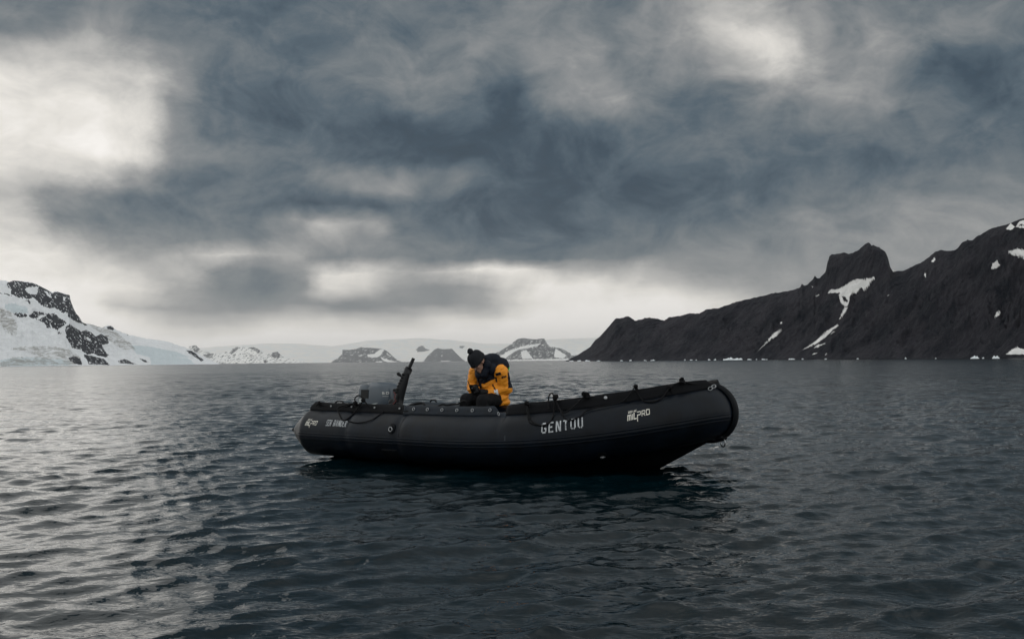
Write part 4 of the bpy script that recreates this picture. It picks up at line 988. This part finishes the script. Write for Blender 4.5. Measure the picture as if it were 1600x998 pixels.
def dseg(p, a, b):
    a = np.array(a); b = np.array(b); t = np.clip(((p - a) @ (b - a)) / ((b - a) @ (b - a)), 0, 1); return np.linalg.norm(p - (a + t[:, None] * (b - a)), axis=1), t
dl, tl = dseg(cen, SHL_, ELL_); dr_, tr_ = dseg(cen, SHR_, ELR_); dl2, tl2 = dseg(cen, ELL_, WRL); dr2, tr2 = dseg(cen, ELR_, WRR)
armL = (np.minimum(dl, dl2) < .10) & (lx > .115); armR = (np.minimum(dr_, dr2) < .095) & (lx < -.145)
torso = ~(armL | armR)
nv_ = torso & (fy > .05) & (zz_ > .86 + .09 * np.clip(lx, 0, .2) / .2) & (lx < .13)     # navy chest yoke
nv_ |= torso & (zz_ > .93) & (lx < .13)
nv_ |= torso & (fy > .1) & (lx < -.05) & (zz_ > .80)                    # front placket
nv_ |= (armL | torso) & (lx > .14) & (lx - fy * .45 > .232) & (zz_ > .80)    # dark strip down the back of the sleeve
nv_ |= armL & (lx < .165) & (zz_ > .88) & (fy > .13)
nv_ |= (dl2 < .10) & (tl2 > .70) & (tl2 < .78) & (lx > -.02) & (zz_ < .86)
me.polygons.foreach_set('material_index', nv_.astype(np.int32))
# hood standing up behind the head, with its green edge
mb = MB(); mb.cap(L(.00, .17, 1.13), L(.10, .02, 1.08), .105, .12, 16); mb.ell(L(.03, .10, 1.155), (.13, .12, .095)); mb.cap(L(-.10, .20, 1.06), L(.10, .20, 1.04), .07, .075, 14)
hood = remesh(mb, "hood", navy, jk, .010, 4, .6, lambda co: .010 * (fbm(co[:, 0] * 12, co[:, 2] * 12 + co[:, 1] * 8, 3, 41)))
green = mat("bright_green_lining", (.03, .42, .05), .6)
mb = MB(); mb.sweep([L(.155, .03, 1.14), L(.175, -.01, 1.10), L(.195, -.02, 1.06), L(.20, -.01, 1.02)], [.012, .022, .022, .010], 8); mb.build("hood_lining", green, jk)
# collar and neck gaiter
mb = MB(); mb.cap(L(.075, .27, 1.10), L(.05, .30, .98), .045, .05, 12); mb.cap(L(-.07, .27, 1.06), L(-.03, .31, .97), .045, .05, 12); mb.cap(L(.075, .27, 1.10), L(-.07, .22, 1.08), .06, .06)
remesh(mb, "collar", navy, jk, .009, 3, .5, lambda co: .006 * fbm(co[:, 0] * 20, co[:, 2] * 20, 3, 42))
def on_jacket(px, py, w, h, name, m, rot=0.0, depth=.006, par=None, D0=11.5):
    """a small sewn-on piece laid against the parka where it lies in view"""
    dg = bpy.context.evaluated_depsgraph_get(); dg.update(); G = []
    inv = person.matrix_world.inverted()
    co_, si_ = math.cos(rot), math.sin(rot); nx, ny = 7, 5
    for i in range(nx):
        row = []
        for j in range(ny):
            a = (i / (nx - 1) - .5) * w; b = (j / (ny - 1) - .5) * h; x = px + a * co_ - b * si_; y = py + a * si_ + b * co_
            d = Vector(W(x, y, 100) - CAM).normalized(); o1 = inv @ Vector(CAM); d1 = inv.to_3x3() @ d
            ok, loc, nn, _ = jk.ray_cast(o1, d1)
            if not ok: return None
            row.append(np.array(loc) - np.array(d1) * depth)
        G.append(row)
    return MB().grid(np.array(G)).build(name, m, par or jk)
bpy.context.view_layer.update()
on_jacket(777.5, 583.0, 12, 9.5, "shoulder_patch", yel, -.28, .010)
on_jacket(778.5, 584.2, 8.5, 4.2, "name_patch", navy, -.28, .016)
on_jacket(770.5, 576.5, 4.5, 5.5, "shoulder_tab", yel, .7, .012)
on_jacket(776.0, 615.5, 6.0, 14, "cuff_band", silver, -.22, .007)
on_jacket(765.2, 616.5, 2.2, 12, "cuff_trim", yel, -.22, .010)
for a_, b_, c_, d_ in ((784.8, 589.8, 2.2, 2.6), (787.6, 588.6, 2.0, 2.6), (790.2, 588.0, 2.4, 2.4), (786.2, 588.0, 3.4, 1.1)): on_jacket(a_, b_, c_, d_, "sleeve_logo", navy, -.15, .007)
on_jacket(745.6, 592, .9, 15, "zip", mat("zip_metal", (.35, .36, .38), .4), .03, .012)
# trousers and boots
mb = MB()
for H_, K_, A_ in ((HL, KL, AL), (HR, KR, AR)): mb.cap(H_, K_, .097, .080, 16); mb.cap(K_, A_, .080, .065, 14)
mb.ell(PEL + np.array([0, 0, -.03]), (.18, .14, .11))
remesh(mb, "trousers", blackc, person, .0095, 3, .5, lambda co: .010 * (fbm(co[:, 0] * 12, co[:, 1] * 14 + co[:, 2] * 10, 4, 51, .55, ridge=True) - .5))
for A_ in (AL, AR):
    mb = MB(); mb.cap(A_ + np.array([0, 0, .06]), A_ + np.array([0, .01, -.04]), .068, .06); mb.cap(A_ + np.array([0, .0, -.05]), A_ + np.array([0, .15, -.065]), .055, .05)
    remesh(mb, "boot", mat("rubber_boot", (.012, .013, .014), .4), person, .010, 2)
# knitted hat with its ribs, turn-up and bobble
P = []
for i, t in enumerate(np.linspace(0, 1, 26)):
    row = []
    for j in range(72):
        a = 2 * math.pi * j / 72; rib = .0028 * (1 if j % 2 else -1) * (1 - t * .6)
        if t < .28: rr = 1.0 + .05 * math.sin(t / .28 * math.pi) + .03; zz = -.012 + t / .28 * .055
        else: k = (t - .28) / .72; rr = math.cos(k * math.pi / 2) ** .62 * 1.02; zz = .043 + .098 * math.sin(k * math.pi / 2)
        tilt = .035 * (-math.sin(a))                     # lower at the nape than on the brow
        row.append(hp((.094 * rr + rib) * math.cos(a), -.012 + (.112 * rr + rib) * math.sin(a), zz + (.0 if t > .28 else tilt * .3) + .012))
    P.append(row)
hat = MB().grid(np.array(P), cv=True).build("knit_hat", hatm, person)
mb = MB(); tp_ = hp(0, -.015, .176); mb.ell(tp_, (.036, .036, .036), None, 22, 16)
pom = mb.build("bobble", hatm, hat)
n0 = len(pom.data.vertices); co = np.empty(n0 * 3, np.float32); pom.data.vertices.foreach_get('co', co); co = co.reshape(-1, 3); rs_ = np.random.RandomState(5)
co = np.array(tp_) + (co - np.array(tp_)) * (1 + rs_.uniform(-.16, .16, n0))[:, None]; pom.data.vertices.foreach_set('co', co.astype(np.float32).reshape(-1)); pom.data.update()
# sunglasses
mb = MB()
for sx in (-1, 1): mb.ell(hp(sx * .034, .093, .004), (.028, .006, .019), Rh, 12, 6); mb.sweep([hp(sx * .06, .09, .008), hp(sx * .076, .06, .008), hp(sx * .078, .0, .004)], .004, 6)
mb.sweep([hp(-.012, .099, .008), hp(.012, .099, .008)], .004, 6); mb.build("sunglasses", mat("dark_lens", (.01, .006, .006), .12), person)
# gloves: palm, four fingers and a thumb closed round the handset
def glove(wr, palm, fdir, side, curl, name="glove"):
    mb = MB(); palm = np.array(palm); fdir = np.array(fdir) / np.linalg.norm(fdir); lat = np.array(side) / np.linalg.norm(side); nn = np.cross(fdir, lat) * curl; nn /= np.linalg.norm(nn)
    mb.cap(wr, palm - fdir * .02, .036, .036, 12)
    Rg = np.stack([lat, fdir, nn], 1); mb.ell(palm, (.048, .048, .024), Rg)
    for k, (o_, ln) in enumerate(((-.034, .9), (-.012, 1.05), (.011, 1.0), (.033, .8))):
        b = palm + lat * o_ + fdir * .036; a1 = .35 + .12 * k
        p1 = b + (fdir * math.cos(a1) + nn * math.sin(a1)) * .036 * ln; p2 = p1 + (fdir * math.cos(a1 + .9) + nn * math.sin(a1 + .9)) * .028 * ln; p3 = p2 + (fdir * math.cos(a1 + 1.7) + nn * math.sin(a1 + 1.7)) * .02 * ln
        mb.cap(b, p1, .0125, .012, 8); mb.cap(p1, p2, .0118, .011, 8); mb.cap(p2, p3, .011, .010, 8)
    b = palm - lat * .042 - fdir * .012; p1 = b + (-lat * .5 + fdir * .6 + nn * .5) * .034; p2 = p1 + (fdir * .8 + nn * .6 + lat * .3) * .028
    mb.cap(b, p1, .015, .0135, 8); mb.cap(p1, p2, .013, .0115, 8)
    return remesh(mb, name, glovem, person, .0042, 2, .5)
glove(WRL, L(.025, .285, .752), L(-.55, .55, -.10) , (.2, .1, 1.0), 1)
glove(WRR, L(-.095, .335, .775), L(.45, .45, .15), (.2, -.1, 1.0), -1)
hs = thing("handset", "small black handset held in both gloved hands of the seated person", "radio", tuple(B2W(0, 0, 0)), 0)
hc = np.array(H0) + LD * (-.075) + FD * .385 + np.array([0, 0, .80]); hs.location = tuple(hc); hs.rotation_euler = (math.radians(-35), 0, math.atan2(.578, -.816))
MB().grid(np.array(loft([(-.055, -.028, .028, .014, 5), (-.05, -.031, .031, .017, 5), (.05, -.031, .031, .017, 5), (.055, -.028, .028, .014, 5)], 24)), cv=True).build("handset_case", darkp, hs)
MB().box((0, -.019, .018), (.020, .002, .022)).build("screen", mat("dark_glass", (.01, .012, .015), .08), hs, False)
MB().ell((-.014, .018, .02), (.008, .004, .008)).build("button", steel, hs)
MB().sweep([(.02, 0, .05), (.021, 0, .12)], .005, 8).build("aerial", darkp, hs)
# pale thin drawstring hanging from the collar
